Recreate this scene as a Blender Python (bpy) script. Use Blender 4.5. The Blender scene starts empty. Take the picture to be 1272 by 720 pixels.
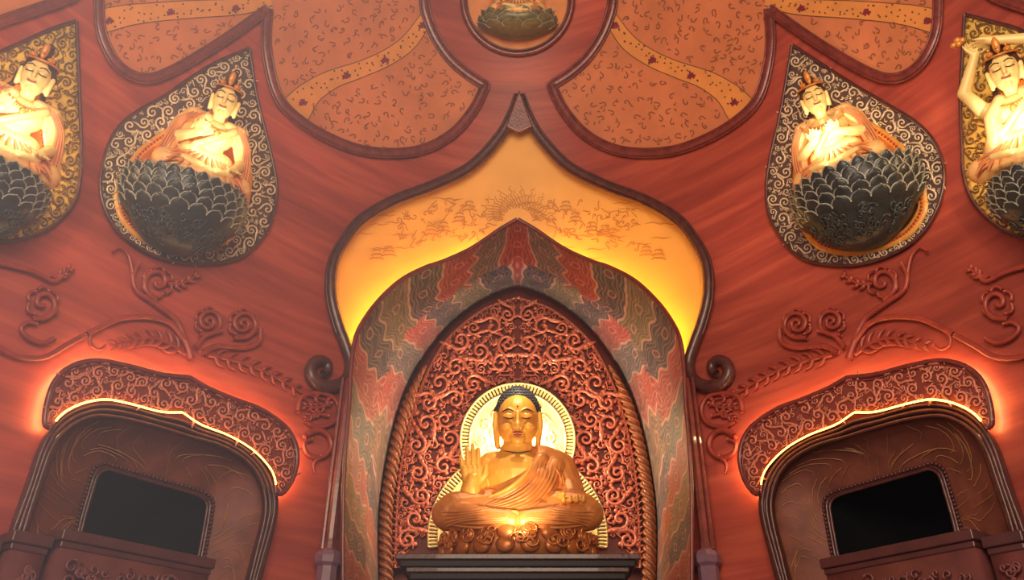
import bpy, math, random
import numpy as np
from mathutils import Vector, Matrix
from mathutils.bvhtree import BVHTree

rng = np.random.default_rng(7)
random.seed(7)
SC = bpy.context.scene
COL = SC.collection

# ------------------------------------------------------------------ camera
AX, F, PITCH = 643.0, 1000.0, math.radians(31.0)
CZ = 1.6
SP, CP = math.sin(PITCH), math.cos(PITCH)
cam_d = bpy.data.cameras.new('camera')
cam = bpy.data.objects.new('camera', cam_d)
COL.objects.link(cam)
cam.location = (0, 0, CZ)
cam.rotation_euler = (math.pi / 2 + PITCH, 0, 0)
cam_d.sensor_width = 36.0
cam_d.lens = 36.0 * F / 1272.0
cam_d.shift_x = (636.0 - AX) / 1272.0
cam_d.clip_end = 200
SC.camera = cam
CO = np.array([0, 0, CZ])

def rays(px, py):
    u = (np.asarray(px, float) - AX) / F
    v = (360.0 - np.asarray(py, float)) / F
    return np.stack([u, CP - v * SP, SP + v * CP], -1)

# ------------------------------------------------------------------ the curved hall wall: y + K x^2 + M max(0, z - Z0)^2 = D
D, K, M, Z0 = 11.7, 0.169, 0.05, 5.0

def wall_F(p):
    zz = np.maximum(0, p[..., 2] - CZ - Z0)
    f = p[..., 1] + K * p[..., 0] ** 2 + M * zz ** 2 - D
    g = np.stack([2 * K * p[..., 0], np.ones_like(f), 2 * M * zz], -1)
    return f, g

def wall_n(p):
    g = wall_F(p)[1]
    return -g / np.linalg.norm(g, axis=-1, keepdims=True)

def wm(px, py, h=0.0):
    """point of the wall (lifted h metres off it) seen at a place of the photograph"""
    d = rays(px, py)
    h = np.broadcast_to(np.asarray(h, float), d.shape[:-1])
    lo = np.zeros(d.shape[:-1]); hi = np.full(d.shape[:-1], 40.0)
    for _ in range(44):
        t = (lo + hi) / 2
        f, g = wall_F(CO + d * t[..., None])
        m = f + h * np.linalg.norm(g, axis=-1) < 0
        lo = np.where(m, t, lo); hi = np.where(m, hi, t)
    return CO + d * lo[..., None]

def pm(Y):
    def f(px, py, h=0.0):
        d = rays(px, py)
        t = (Y - np.asarray(h, float)) / d[..., 1]
        return CO + d * t[..., None]
    return f

def plane_n(p):
    return np.broadcast_to(np.array([0, -1.0, 0]), p.shape)

# ------------------------------------------------------------------ 2D curve tools (photograph pixels)
def spl(pts, n=None, step=3.0):
    p = np.asarray(pts, float)
    q = np.vstack([2 * p[0] - p[1], p, 2 * p[-1] - p[-2]])
    out = []
    for i in range(len(p) - 1):
        a, b, c, d = q[i:i + 4]
        t = np.linspace(0, 1, 14, endpoint=False)[:, None]
        out.append(.5 * (2 * b + (c - a) * t + (2 * a - 5 * b + 4 * c - d) * t ** 2 + (3 * b - a - 3 * c + d) * t ** 3))
    c = np.vstack(out + [p[-1:]])
    return resamp(c, n, step)

def resamp(c, n=None, step=3.0):
    L = np.r_[0, np.cumsum(np.linalg.norm(np.diff(c, axis=0), axis=1))]
    if n is None:
        n = max(3, int(L[-1] / step) + 1)
    t = np.linspace(0, L[-1], n)
    return np.stack([np.interp(t, L, c[:, k]) for k in range(c.shape[1])], -1)

def mir(p, s=1288.0, dy=0.0):
    p = np.array(p, float).copy()
    p[..., 0] = s - p[..., 0]
    p[..., 1] += dy
    return p

def inside(poly, P):
    x, y = P[..., 0], P[..., 1]
    r = np.zeros(x.shape, bool)
    a = np.asarray(poly); b = np.roll(a, -1, 0)
    for (x1, y1), (x2, y2) in zip(a, b):
        if y1 == y2: continue
        c = ((y1 > y) != (y2 > y)) & (x < (x2 - x1) * (y - y1) / (y2 - y1) + x1)
        r ^= c
    return r

def offset(c, d):
    t = np.gradient(c, axis=0)
    t /= np.linalg.norm(t, axis=1, keepdims=True) + 1e-9
    return c + d * np.stack([-t[:, 1], t[:, 0]], -1)

# ------------------------------------------------------------------ mesh building
class MB:
    def __init__(s):
        s.v, s.f, s.c, s.n = [], [], [], 0
    def add(s, V, Fs, C=None):
        V = np.asarray(V, float).reshape(-1, 3)
        s.v.append(V); s.f.append(np.asarray(Fs, int) + s.n if not isinstance(Fs, list) else [[i + s.n for i in f] for f in Fs])
        if C is not None: s.c.append(np.asarray(C, float).reshape(-1, 3))
        s.n += len(V)
    def grid(s, P, C=None, closed=False):
        a, b = P.shape[:2]
        i, j = np.meshgrid(np.arange(a - 1), np.arange(b if closed else b - 1), indexing='ij')
        j2 = (j + 1) % b
        q = np.stack([i * b + j, i * b + j2, (i + 1) * b + j2, (i + 1) * b + j], -1).reshape(-1, 4)
        s.add(P.reshape(-1, 3), q, C)
    def tube(s, P, R, N=None, m=6, cap=True, flat=1.0):
        P = np.asarray(P, float); n = len(P)
        if n < 2: return
        R = np.broadcast_to(np.asarray(R, float), (n,))
        T = np.gradient(P, axis=0); T /= np.linalg.norm(T, axis=1, keepdims=True) + 1e-12
        if N is None:
            up = np.array([0.31, 0.2, 0.93]); N = np.broadcast_to(up, P.shape)
        S = np.cross(T, N); S /= np.linalg.norm(S, axis=1, keepdims=True) + 1e-9
        U = np.cross(S, T)
        a = np.arange(m) * 2 * math.pi / m
        ring = P[:, None] + R[:, None, None] * (np.cos(a)[None, :, None] * S[:, None] + flat * np.sin(a)[None, :, None] * U[:, None])
        k = s.n
        s.grid(ring, closed=True)
        if cap:
            s.f.append([[k + i for i in range(m)], [k + (n - 1) * m + i for i in range(m)][::-1]])
    def ball(s, c, r, seg=8, rings=6, M3=None):
        th = np.linspace(0.02, math.pi - .02, rings + 1); ph = np.arange(seg) * 2 * math.pi / seg
        S = np.stack([np.sin(th)[:, None] * np.cos(ph), np.sin(th)[:, None] * np.sin(ph), np.cos(th)[:, None] * np.ones(seg)], -1)
        r = np.broadcast_to(np.asarray(r, float), (3,))
        S = S * r
        if M3 is not None: S = S @ np.asarray(M3).T
        k = s.n
        s.grid(S + np.asarray(c, float), closed=True)
        s.f.append([[k + i for i in range(seg)][::-1], [k + rings * seg + i for i in range(seg)]])
    def capsule(s, a, b, ra, rb, seg=12):
        a = np.asarray(a, float); b = np.asarray(b, float)
        d = b - a; L = np.linalg.norm(d) + 1e-9; d = d / L
        ks = np.linspace(0, math.pi / 2, 5)
        P = [a - d * ra * math.cos(k) for k in ks[:-1]] + [a, b] + [b + d * rb * math.sin(k) for k in ks[1:]]
        R = [max(ra * math.sin(k), ra * .05) for k in ks[:-1]] + [ra, rb] + [max(rb * math.cos(k), rb * .05) for k in ks[1:]]
        P = np.array(P)
        up = np.array([0, 0, 1.0]) if abs(d[2]) < .9 else np.array([1.0, 0, 0])
        S = np.cross(d, up); S /= np.linalg.norm(S); U = np.cross(S, d)
        an = np.arange(seg) * 2 * math.pi / seg
        ring = P[:, None] + np.array(R)[:, None, None] * (np.cos(an)[None, :, None] * S + np.sin(an)[None, :, None] * U)
        k = s.n
        s.grid(ring, closed=True); n = len(P)
        s.f.append([[k + i for i in range(seg)], [k + (n - 1) * seg + i for i in range(seg)][::-1]])
    def box(s, c, ax, ay, az):
        c, ax, ay, az = (np.asarray(q, float) for q in (c, ax, ay, az))
        V = [c + i * ax + j * ay + k * az for k in (-1, 1) for j in (-1, 1) for i in (-1, 1)]
        s.add(V, [[0, 2, 3, 1], [4, 5, 7, 6], [0, 1, 5, 4], [2, 6, 7, 3], [0, 4, 6, 2], [1, 3, 7, 5]])
    def mesh(s, name):
        me = bpy.data.meshes.new(name)
        fs = []
        for f in s.f: fs.extend(f.tolist() if isinstance(f, np.ndarray) else f)
        me.from_pydata(np.vstack(s.v).tolist(), [], fs)
        if s.c:
            at = me.color_attributes.new('Col', 'FLOAT_COLOR', 'POINT')
            c = np.vstack(s.c); c = np.c_[c, np.ones(len(c))]
            at.data.foreach_set('color', c.ravel())
        return me
    def build(s, name, mat, parent=None, smooth=True, bevel=0):
        me = s.mesh(name)
        return link(name, me, mat, parent, smooth, bevel)

def link(name, me, mat, parent=None, smooth=True, bevel=0):
    if smooth:
        me.polygons.foreach_set('use_smooth', np.ones(len(me.polygons), bool))
    me.materials.clear(); me.materials.append(mat)
    o = bpy.data.objects.new(name, me)
    COL.objects.link(o)
    if parent is not None:
        o.parent = parent
        pw = Matrix.Translation(parent.location) if parent.parent is None else Matrix.Translation(parent.parent.location)
        # children keep world coordinates: roots are pure translations
        r = parent
        while r.parent is not None: r = r.parent
        me.transform(Matrix.Translation(-r.location))
    if bevel:
        b = o.modifiers.new('bevel', 'BEVEL'); b.width = bevel; b.segments = 2; b.limit_method = 'ANGLE'
    return o

def build_multi(name, parts, parent):
    """one part whose surface pattern lies in the same mesh under its own material"""
    idx = []
    n = 0; vs = []; fs = []
    for k, (m_, _) in enumerate(parts):
        if not m_.n: continue
        vs.append(np.vstack(m_.v))
        for f in m_.f:
            l = f.tolist() if isinstance(f, np.ndarray) else f
            fs.extend([[i + n for i in q] for q in l]); idx.extend([k] * len(l))
        n += m_.n
    me = bpy.data.meshes.new(name); me.from_pydata(np.vstack(vs).tolist(), [], fs)
    o = link(name, me, parts[0][1], parent)
    for _, mt in parts[1:]: me.materials.append(mt)
    me.polygons.foreach_set('material_index', np.array(idx, np.int32))
    return o

def thing(name, label, cat, loc=(0, 0, 0), group=None):
    o = bpy.data.objects.new(name, None)
    o.empty_display_size = .1
    o.location = tuple(float(q) for q in loc)
    COL.objects.link(o)
    o['label'] = label; o['category'] = cat
    if group: o['group'] = group
    return o

def struct(o):
    o['kind'] = 'structure'; return o

def remesh(mb, voxel, smooth=4):
    me = mb.mesh('tmp')
    o = bpy.data.objects.new('tmp', me); COL.objects.link(o)
    r = o.modifiers.new('r', 'REMESH'); r.mode = 'VOXEL'; r.voxel_size = voxel; r.adaptivity = 0
    if smooth:
        q = o.modifiers.new('s', 'SMOOTH'); q.iterations = smooth; q.factor = .5
    dg = bpy.context.evaluated_depsgraph_get(); dg.update()
    ev = o.evaluated_get(dg)
    out = bpy.data.meshes.new_from_object(ev)
    bpy.data.objects.remove(o); bpy.data.meshes.remove(me)
    return out

def bvh_of(meshes):
    vs, fs = [], []
    for me in meshes:
        k = len(vs)
        vs.extend([v.co.copy() for v in me.vertices])
        fs.extend([[k + i for i in p.vertices] for p in me.polygons])
    return BVHTree.FromPolygons(vs, fs)

def tubes(mb, polys, radii, mapper, nfun, h=0.0, m=5, flat=1.0, px2m=None):
    """many tubes from photo polylines: radii are px (scalar or per-point arrays)"""
    if not polys: return
    cat = np.vstack(polys)
    P = mapper(cat[:, 0], cat[:, 1], h)
    N = nfun(P)
    sc = np.linalg.norm(P - CO, axis=1) / 1060.0
    k = 0
    for p, r in zip(polys, radii):
        n = len(p)
        mb.tube(P[k:k + n], np.broadcast_to(r, (n,)) * sc[k:k + n], N[k:k + n], m=m, flat=flat)
        k += n

def strips(mb, polys, widths, mapper, h):
    """flat painted strokes lying on a surface"""
    for p, w in zip(polys, widths):
        p = np.asarray(p, float)
        w = np.broadcast_to(w, (len(p),))
        t = np.gradient(p, axis=0); t /= np.linalg.norm(t, axis=1, keepdims=True) + 1e-9
        nn = np.stack([-t[:, 1], t[:, 0]], -1)
        L = p + nn * w[:, None] / 2; R = p - nn * w[:, None] / 2
        G = np.stack([L, R], 0)
        mb.grid(mapper(G[..., 0], G[..., 1], h))

def blobs(mb, cents, r, mapper, h, lobes=5, amp=.3, n=15):
    for (cx, cy) in cents:
        a0 = rng.random() * 6
        rr = r * (1 + amp * np.cos(lobes * np.arange(n) * 2 * math.pi / n * 1.0 + a0))
        a = np.arange(n) * 2 * math.pi / n
        V = mapper(np.r_[cx, cx + rr * np.cos(a)], np.r_[cy, cy + rr * np.sin(a)], h)
        mb.add(V, [[0, 1 + i, 1 + (i + 1) % n] for i in range(n)])

# ------------------------------------------------------------------ scroll ornament
def spiral(c, r, a0, sgn, turns=1.6, n=22, tail=.8):
    th = np.linspace(0, 1, n)
    rr = r * (1 - .93 * th ** .85)
    a = a0 + sgn * th * turns * 2 * math.pi
    p = np.stack([c[0] + rr * np.cos(a), c[1] + rr * np.sin(a)], -1)
    if tail:
        t0 = p[0] - p[1]; t0 /= np.linalg.norm(t0) + 1e-9
        o = (p[0] - np.asarray(c)) / r
        k = np.linspace(tail, .12, 5)[:, None]
        p = np.vstack([p[0] + t0 * r * k + o * r * .35 * k ** 2, p])
    return p

def pack(poly, radii, tries=500, margin=.9, half=None):
    pd = resamp(np.vstack([poly, poly[:1]]), step=3.0)
    lo, hi = poly.min(0), poly.max(0)
    C, R = np.zeros((0, 2)), np.zeros(0)
    for r in radii:
        q = lo + rng.random((tries, 2)) * (hi - lo)
        if half is not None: q = q[q[:, 0] < half - r * .95]
        q = q[inside(poly, q)]
        if len(q) == 0: continue
        dd = np.sqrt(((q[:, None] - pd[None]) ** 2).sum(-1)).min(1)
        q = q[dd > r * margin]
        for p in q:
            if len(C) == 0 or (np.sqrt(((C - p) ** 2).sum(1)) > (R + r) * .97).all():
                C = np.vstack([C, p]); R = np.r_[R, r]
    return C, R

def scrolls(C, R, w=.13, tail=.8, commas=2, sgnfun=None, leaves=0):
    polys, rad = [], []
    for c, r in zip(C, R):
        s = random.choice((-1, 1)) if sgnfun is None else sgnfun(c)
        a0 = rng.random() * 6.28
        p = spiral(c, r, a0, s, turns=1.3 + .5 * rng.random(), tail=tail, n=max(10, int(r * 2)) if r < 12 else 24)
        n = len(p)
        wt = r * w * np.r_[np.linspace(.35, 1, min(5, n)), np.linspace(1, .7, n - min(5, n))][:n]
        polys.append(p); rad.append(np.maximum(wt, .45))
        for q_ in range(leaves):
            i = int(len(p) * (.12 + .5 * q_ / max(1, leaves))); i = min(i, len(p) - 2)
            tg = p[i + 1] - p[i]; tg /= np.linalg.norm(tg) + 1e-9
            o = p[i] - np.asarray(c); o /= np.linalg.norm(o) + 1e-9
            l = r * (.75 - .3 * q_ / max(1, leaves))
            k = np.linspace(0, 1, 6)[:, None]
            lf = p[i] + l * (-tg * k * .55 + o * (k * .75 - .35 * k ** 2) - tg * .35 * k ** 2)
            polys.append(lf); rad.append(np.maximum(l * .26 * np.array([.45, .95, 1, .8, .5, .12]), .3))
        for _ in range(commas):
            a = rng.random() * 6.28
            b = np.asarray(c) + r * 1.02 * np.array([math.cos(a), math.sin(a)])
            q = spiral(b, r * .38, a + 2, -s, turns=.55, n=8, tail=0)
            polys.append(q); rad.append(np.linspace(.3, 1.0, 8) * max(r * w, .5))
    return polys, rad

# ------------------------------------------------------------------ materials
def lin(c):
    c = np.asarray(c, float) / 255.0
    return np.where(c <= .04045, c / 12.92, ((c + .055) / 1.055) ** 2.4)

def mat(name, rgb, rough=.5, metal=0.0, var=.15, scale=6.0, bump=0.0, bscale=40.0, coat=0.0, emit=None, stretch=None, attr=False, spec=.5):
    m = bpy.data.materials.new(name); m.use_nodes = True
    nt = m.node_tree; b = nt.nodes['Principled BSDF']
    c = lin(rgb)
    b.inputs['Roughness'].default_value = rough
    b.inputs['Metallic'].default_value = metal
    b.inputs['Coat Weight'].default_value = coat
    b.inputs['Specular IOR Level'].default_value = spec
    tc = nt.nodes.new('ShaderNodeTexCoord')
    mp = nt.nodes.new('ShaderNodeMapping')
    nt.links.new(tc.outputs['Object'], mp.inputs['Vector'])
    if stretch: mp.inputs['Scale'].default_value = stretch
    nz = nt.nodes.new('ShaderNodeTexNoise'); nz.inputs['Scale'].default_value = scale; nz.inputs['Detail'].default_value = 6
    nt.links.new(mp.outputs[0], nz.inputs['Vector'])
    mx = nt.nodes.new('ShaderNodeMix'); mx.data_type = 'RGBA'; mx.blend_type = 'MULTIPLY'
    mx.inputs['Factor'].default_value = 1.0
    rp = nt.nodes.new('ShaderNodeMapRange')
    rp.inputs['From Min'].default_value = .3; rp.inputs['From Max'].default_value = .7
    rp.inputs['To Min'].default_value = 1 - var; rp.inputs['To Max'].default_value = 1 + var
    nt.links.new(nz.outputs['Fac'], rp.inputs['Value'])
    if attr:
        at = nt.nodes.new('ShaderNodeAttribute'); at.attribute_name = 'Col'
        nt.links.new(at.outputs['Color'], mx.inputs['A'])
    else:
        mx.inputs['A'].default_value = (*c, 1)
    nt.links.new(rp.outputs[0], mx.inputs['B'])
    nt.links.new(mx.outputs['Result'], b.inputs['Base Color'])
    if bump:
        n2 = nt.nodes.new('ShaderNodeTexNoise'); n2.inputs['Scale'].default_value = bscale; n2.inputs['Detail'].default_value = 4
        nt.links.new(mp.outputs[0], n2.inputs['Vector'])
        bp = nt.nodes.new('ShaderNodeBump'); bp.inputs['Strength'].default_value = bump; bp.inputs['Distance'].default_value = .02
        nt.links.new(n2.outputs['Fac'], bp.inputs['Height'])
        nt.links.new(bp.outputs[0], b.inputs['Normal'])
    if emit:
        b.inputs['Emission Color'].default_value = (*lin(emit[0]), 1)
        b.inputs['Emission Strength'].default_value = emit[1]
    return m

def wall_material():
    m = bpy.data.materials.new('red_wood_veneer'); m.use_nodes = True
    nt = m.node_tree; b = nt.nodes['Principled BSDF']; L = nt.links.new
    tc = nt.nodes.new('ShaderNodeTexCoord')
    def noise(scl, s, det, rough=.55, dist=0.0):
        mp = nt.nodes.new('ShaderNodeMapping'); mp.inputs['Scale'].default_value = scl
        mp.inputs['Rotation'].default_value = (0, math.radians(9), 0)
        L(tc.outputs['Object'], mp.inputs['Vector'])
        n = nt.nodes.new('ShaderNodeTexNoise'); n.inputs['Scale'].default_value = s; n.inputs['Detail'].default_value = det
        n.inputs['Roughness'].default_value = rough; n.inputs['Distortion'].default_value = dist
        L(mp.outputs[0], n.inputs['Vector']); return n
    n1 = noise((.35, .35, 4.5), 1.3, 8, .6, .35)      # long horizontal grain
    n2 = noise((.12, .12, .5), 1.6, 3)                 # board to board tone
    cr = nt.nodes.new('ShaderNodeValToRGB')
    e = cr.color_ramp.elements
    e[0].position = .3; e[0].color = (*lin((142, 58, 49)), 1)
    e[1].position = .72; e[1].color = (*lin((186, 88, 66)), 1)
    x = e.new(.5); x.color = (*lin((164, 70, 57)), 1)
    L(n1.outputs['Fac'], cr.inputs['Fac'])
    rp = nt.nodes.new('ShaderNodeMapRange'); rp.inputs['From Min'].default_value = .3; rp.inputs['From Max'].default_value = .7
    rp.inputs['To Min'].default_value = .72; rp.inputs['To Max'].default_value = 1.28
    L(n2.outputs['Fac'], rp.inputs['Value'])
    mx = nt.nodes.new('ShaderNodeMix'); mx.data_type = 'RGBA'; mx.blend_type = 'MULTIPLY'; mx.inputs['Factor'].default_value = 1
    L(cr.outputs[0], mx.inputs['A']); L(rp.outputs[0], mx.inputs['B'])
    L(mx.outputs['Result'], b.inputs['Base Color'])
    b.inputs['Roughness'].default_value = .42
    b.inputs['Specular IOR Level'].default_value = .4
    bp = nt.nodes.new('ShaderNodeBump'); bp.inputs['Strength'].default_value = .12; bp.inputs['Distance'].default_value = .02
    L(n1.outputs['Fac'], bp.inputs['Height']); L(bp.outputs[0], b.inputs['Normal'])
    return m

WOOD = wall_material()
FRAME = mat('dark_red_lacquer', (112, 46, 42), .34, 0, .3, 9, .25, 30, .2)
FRAMED = mat('dark_brown_lacquer', (80, 40, 38), .38, 0, .3, 9, .3, 25, .2)
PANEL = mat('painted_orange_panel', (196, 114, 74), .6, 0, .14, 1.6)
RIBBON = mat('painted_ribbon', (214, 136, 70), .6, 0, .1, 3)
INK = mat('painted_brown_scroll', (140, 78, 50), .6, 0, .15)
PLUM = mat('painted_plum_flower', (122, 30, 48), .6, 0, .2)
LEAFINK = mat('painted_dark_leaf', (92, 66, 40), .6, 0, .2)
SKY = mat('painted_golden_sky', (234, 168, 80), .55, 0, .1, 1.2)
SKYINK = mat('painted_cloud_line', (190, 124, 50), .6, 0, .1)
CARVE = mat('carved_red_wood', (208, 114, 86), .36, .15, .2, 12, 0, 30, .25)
CARVEL = mat('lit_carved_wood', (204, 122, 98), .34, .1, .2, 12)  # pinker copy of the carved wood, canopy light put into the colour
CARVEBACK = mat('carved_wood_ground', (122, 50, 40), .6, 0, .2)
VAULT = mat('painted_cloud_lining', (200, 200, 200), .5, 0, .18, 5, attr=True)
BRAID = mat('braided_gilt_border', (150, 84, 48), .45, .1, .25, 14)
GOLD = mat('gilded_skin', (232, 166, 62), .42, .12, .08, 4)
ROBE = mat('gilded_robe', (200, 122, 54), .46, .2, .15, 5)
HAIR = mat('dark_blue_hair', (52, 50, 58), .5, 0, .2)
LIP = mat('painted_lip', (150, 52, 36), .4)
LINE = mat('painted_dark_line', (70, 40, 22), .5)
HALO = mat('gilded_halo', (238, 212, 140), .45, .1, .1, 8)
TABLE = mat('dark_lacquer_table', (40, 24, 28), .55, 0, .2, 6, 0, 20, spec=.3)
SEATM = mat('gilded_carved_seat', (190, 110, 46), .34, .4, .2, 9)
LOTUS = mat('dark_bronze_lotus', (52, 54, 54), .36, .2, .25, 9, .25, 22)
LOTUSRIM = mat('petal_edge_highlight', (150, 148, 136), .4, .3, .3, 14)  # rim highlights of the lotus petals, put into a pale colour
LOTUSG = mat('green_bronze_lotus', (112, 104, 66), .4, .2, .25, 9, .2, 22)
GREYPL = mat('dark_plum_plate', (88, 66, 64), .5, 0, .2, 5)
SILVER = mat('pale_silver_scroll', (214, 190, 160), .42, .1, .2, 9)
GILTPL = mat('gilt_plate', (222, 182, 88), .42, .1, .18, 5)
DARKSC = mat('dark_umber_scroll', (112, 76, 44), .45, .1, .2, 9)
NICHE = mat('niche_orange_gold', (214, 128, 62), .5, .05, .15, 4)
BEADR = mat('red_bead', (170, 46, 34), .35, 0, .15)
BEADG = mat('gilt_bead_band', (218, 150, 66), .4, .1, .15)
SKIN = mat('pale_gilt_skin', (240, 206, 130), .42, .05, .06, 4)
CLOTH = mat('pale_gilt_cloth', (232, 178, 110), .5, .05, .2, 7)
CLOTHR = mat('amber_cloth_fold', (206, 128, 74), .5, .05, .2, 7)
CROWN = mat('gilt_crown', (216, 140, 62), .4, .3, .2, 12)
HAIRB = mat('brown_black_hair', (70, 46, 38), .5, 0, .2)
VINE = mat('red_wood_vine', (150, 58, 46), .4, 0, .2, 7, .1, 30, .1)
REVEAL = mat('painted_alcove_band', (124, 68, 54), .6, 0, .3, 3.5)
RVLINE = mat('painted_alcove_line', (166, 118, 70), .6, 0, .3, 8)
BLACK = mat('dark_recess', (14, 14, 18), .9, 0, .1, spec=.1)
CABINET = mat('dark_red_cabinet', (104, 54, 52), .45, 0, .2, 5, .1, 25)
CABTOP = mat('dark_cabinet_cornice', (74, 36, 36), .4, 0, .2, 5)
STONE = mat('plum_grey_base', (120, 84, 100), .5, 0, .15)
LEDR = mat('red_orange_led', (255, 90, 20), .5, emit=((255, 200, 122), 36))
LEDY = mat('amber_led', (255, 170, 60), .5, emit=((255, 172, 66), 16))
LEDG = mat('yellow_led', (255, 190, 60), .5, emit=((255, 184, 56), 58))
FLOOR = mat('polished_stone_floor', (120, 90, 76), .25, 0, .15, 1.5)

# ------------------------------------------------------------------ outlines traced in the photograph
TD = {
 'left': spl([(310, 60), (268, 78), (235, 98), (202, 121), (168, 140), (145, 161), (131, 190), (125, 223), (127, 248), (135, 269), (152, 292), (190, 316), (235, 327), (281, 325), (306, 315), (327, 294), (339, 269), (344, 236), (339, 202), (327, 152), (318, 115), (310, 60)], 220),
 'right': spl([(984, 56), (974, 115), (967, 152), (957, 194), (952, 232), (955, 265), (967, 290), (988, 315), (1017, 327), (1060, 329), (1100, 319), (1134, 300), (1157, 273), (1170, 240), (1172, 207), (1161, 177), (1138, 152), (1097, 127), (1055, 102), (1013, 75), (984, 56)], 220),
 'farleft': spl([(95, 26), (62, 37), (29, 52), (0, 65), (-40, 90), (-75, 122), (-95, 165), (-98, 215), (-82, 262), (-45, 289), (0, 299), (25, 297), (58, 285), (79, 268), (94, 247), (100, 218), (101, 177), (99, 127), (97, 72), (95, 26)], 220),
 'farright': spl([(1198, 18), (1196, 60), (1193, 127), (1195, 185), (1197, 218), (1207, 247), (1224, 268), (1253, 289), (1285, 296), (1320, 289), (1352, 262), (1370, 215), (1368, 165), (1348, 118), (1316, 76), (1272, 40), (1232, 27), (1198, 18)], 220),
}
TI = {   # the smaller bead-edged opening
 'left': spl([(248, 138), (218, 155), (193, 171), (172, 188), (156, 211), (147, 227), (145, 250), (153, 274), (175, 296), (215, 310), (258, 308), (288, 294), (304, 262), (311, 222), (304, 186), (290, 158), (270, 142), (248, 138)], 220),
 'right': spl([(1040, 136), (1015, 145), (998, 166), (990, 195), (987, 230), (991, 260), (1000, 288), (1020, 308), (1055, 315), (1095, 308), (1128, 292), (1147, 267), (1149, 246), (1144, 219), (1130, 194), (1105, 169), (1074, 150), (1040, 136)], 220),
 'farleft': spl([(20, 96), (-15, 112), (-45, 135), (-68, 165), (-75, 205), (-66, 245), (-40, 270), (-5, 280), (25, 274), (42, 259), (53, 240), (57, 206), (56, 165), (46, 120), (20, 96)], 220),
 'farright': spl([(1268, 92), (1248, 118), (1240, 160), (1239, 206), (1245, 240), (1262, 262), (1290, 272), (1318, 266), (1338, 244), (1348, 205), (1342, 160), (1322, 122), (1298, 100), (1268, 92)], 220),
}
PET_IN = np.vstack([spl([(333, 11), (331, 55), (338, 98), (350, 127), (372, 149), (406, 170), (448, 186), (491, 190), (529, 184), (563, 165), (588, 136), (603, 106)]),
                    spl([(603, 106), (580, 91), (559, 72), (542, 47), (531, 21), (527, 0), (527, -30), (534, -60)])[1:]])
PET_OUT = np.vstack([spl([(122, -60), (123, 0), (125, 34), (133, 59), (147, 81), (168, 95), (193, 96), (227, 81), (270, 55), (304, 32), (333, 11)])])
OG = [(645, 118), (634, 146), (618, 172), (585, 206), (540, 229), (490, 248), (452, 270), (432, 292), (414, 325), (411, 364), (419, 400), (432, 432)]
OGL = spl(OG, step=2.5)
SCR = spl([(645, 118), (634, 146), (618, 172), (585, 206), (540, 229), (490, 248), (452, 270), (432, 292), (414, 325), (411, 364), (419, 400), (430, 430), (436, 452), (431, 470), (416, 479), (398, 478), (387, 467), (387, 454), (396, 447), (406, 451), (407, 460), (401, 464)], step=2.0)
RIM = spl([(642, 272), (620, 285), (587, 307), (553, 323), (527, 332), (497, 348), (470, 373), (450, 400), (440, 424), (436, 460), (434, 502), (430, 551), (427, 600), (426, 660), (426, 720), (426, 860)], 420)
BACK = spl([(642, 356), (600, 372), (560, 402), (530, 438), (508, 478), (491, 527), (481, 571), (473, 623), (471, 672), (472, 720), (474, 860)], 420)
BOARD_L = spl([(642, 370), (600, 385), (560, 417), (535, 455), (515, 505), (502, 560), (495, 610), (492, 670), (491, 705)], 160)
DOOR_OUT = spl([(-6, 735), (4, 698), (14, 662), (20, 645), (36, 603), (50, 560), (64, 532), (85, 513), (110, 503), (136, 500), (165, 505), (200, 515), (228, 521), (250, 532), (285, 545), (312, 562), (332, 587), (342, 615), (341, 642), (328, 690), (318, 725), (300, 790)], 200)
DOOR_IN = spl([(10, 737), (20, 700), (30, 664), (38, 635), (52, 593), (64, 560), (78, 540), (96, 526), (121, 518), (161, 523), (200, 533), (232, 543), (270, 553), (300, 569), (319, 590), (328, 617), (327, 645), (316, 692), (308, 725), (290, 790)], 200)
OPEN = np.vstack([spl([(82, 735), (90, 703), (98, 672), (105, 643), (114, 612), (120, 593), (126, 585), (135, 582)]), spl([(135, 582), (190, 598), (242, 613)])[1:], spl([(242, 613), (252, 618), (257, 626), (256, 640), (248, 684), (240, 720), (226, 780)])[1:]])
OPEN = resamp(OPEN, 200)
CAN_T = np.vstack([spl([(62, 531), (56, 526), (58, 503), (68, 474), (89, 455), (121, 448), (161, 455), (200, 465), (236, 469)]),
                   spl([(236, 469), (258, 482), (291, 496), (323, 508), (351, 527), (365, 547), (369, 571), (363, 595), (352, 611), (343, 613)])[1:]])
CAN_B = np.vstack([spl([(62, 531), (80, 512), (105, 500), (133, 496), (161, 501), (200, 511), (227, 512)]),
                   spl([(227, 512), (250, 527), (283, 540), (311, 556), (331, 575), (341, 592), (343, 613)])[1:]])
CAN_T = resamp(CAN_T, 180); CAN_B = resamp(CAN_B, 180)

# ------------------------------------------------------------------ setting: wall and floor
def niche_hole():
    L = np.vstack([spl(OG, step=4), [(437, 470), (436, 560), (434, 640), (434, 1000)]])
    return np.vstack([L, mir(L[::-1], 1287)])
holes = [niche_hole()]
for dside in (0, 1):
    d = offset(DOOR_OUT, 0)
    d = (d * .5 + DOOR_IN * .5)
    holes.append(mir(d, 1288) if dside else d)
for k in TI: holes.append(TI[k])
def axis_samples(a, b, lo, hi, fine, coarse):
    return np.r_[np.arange(lo, a, coarse), np.arange(a, b, fine), np.arange(b, hi, coarse)]
gx = axis_samples(-140, 1420, -420, 1720, 4, 20); gy = axis_samples(-60, 760, -260, 1100, 4, 20)
PX, PY = np.meshgrid(gx, gy)
W = wm(PX, PY, 0.0)
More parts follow.
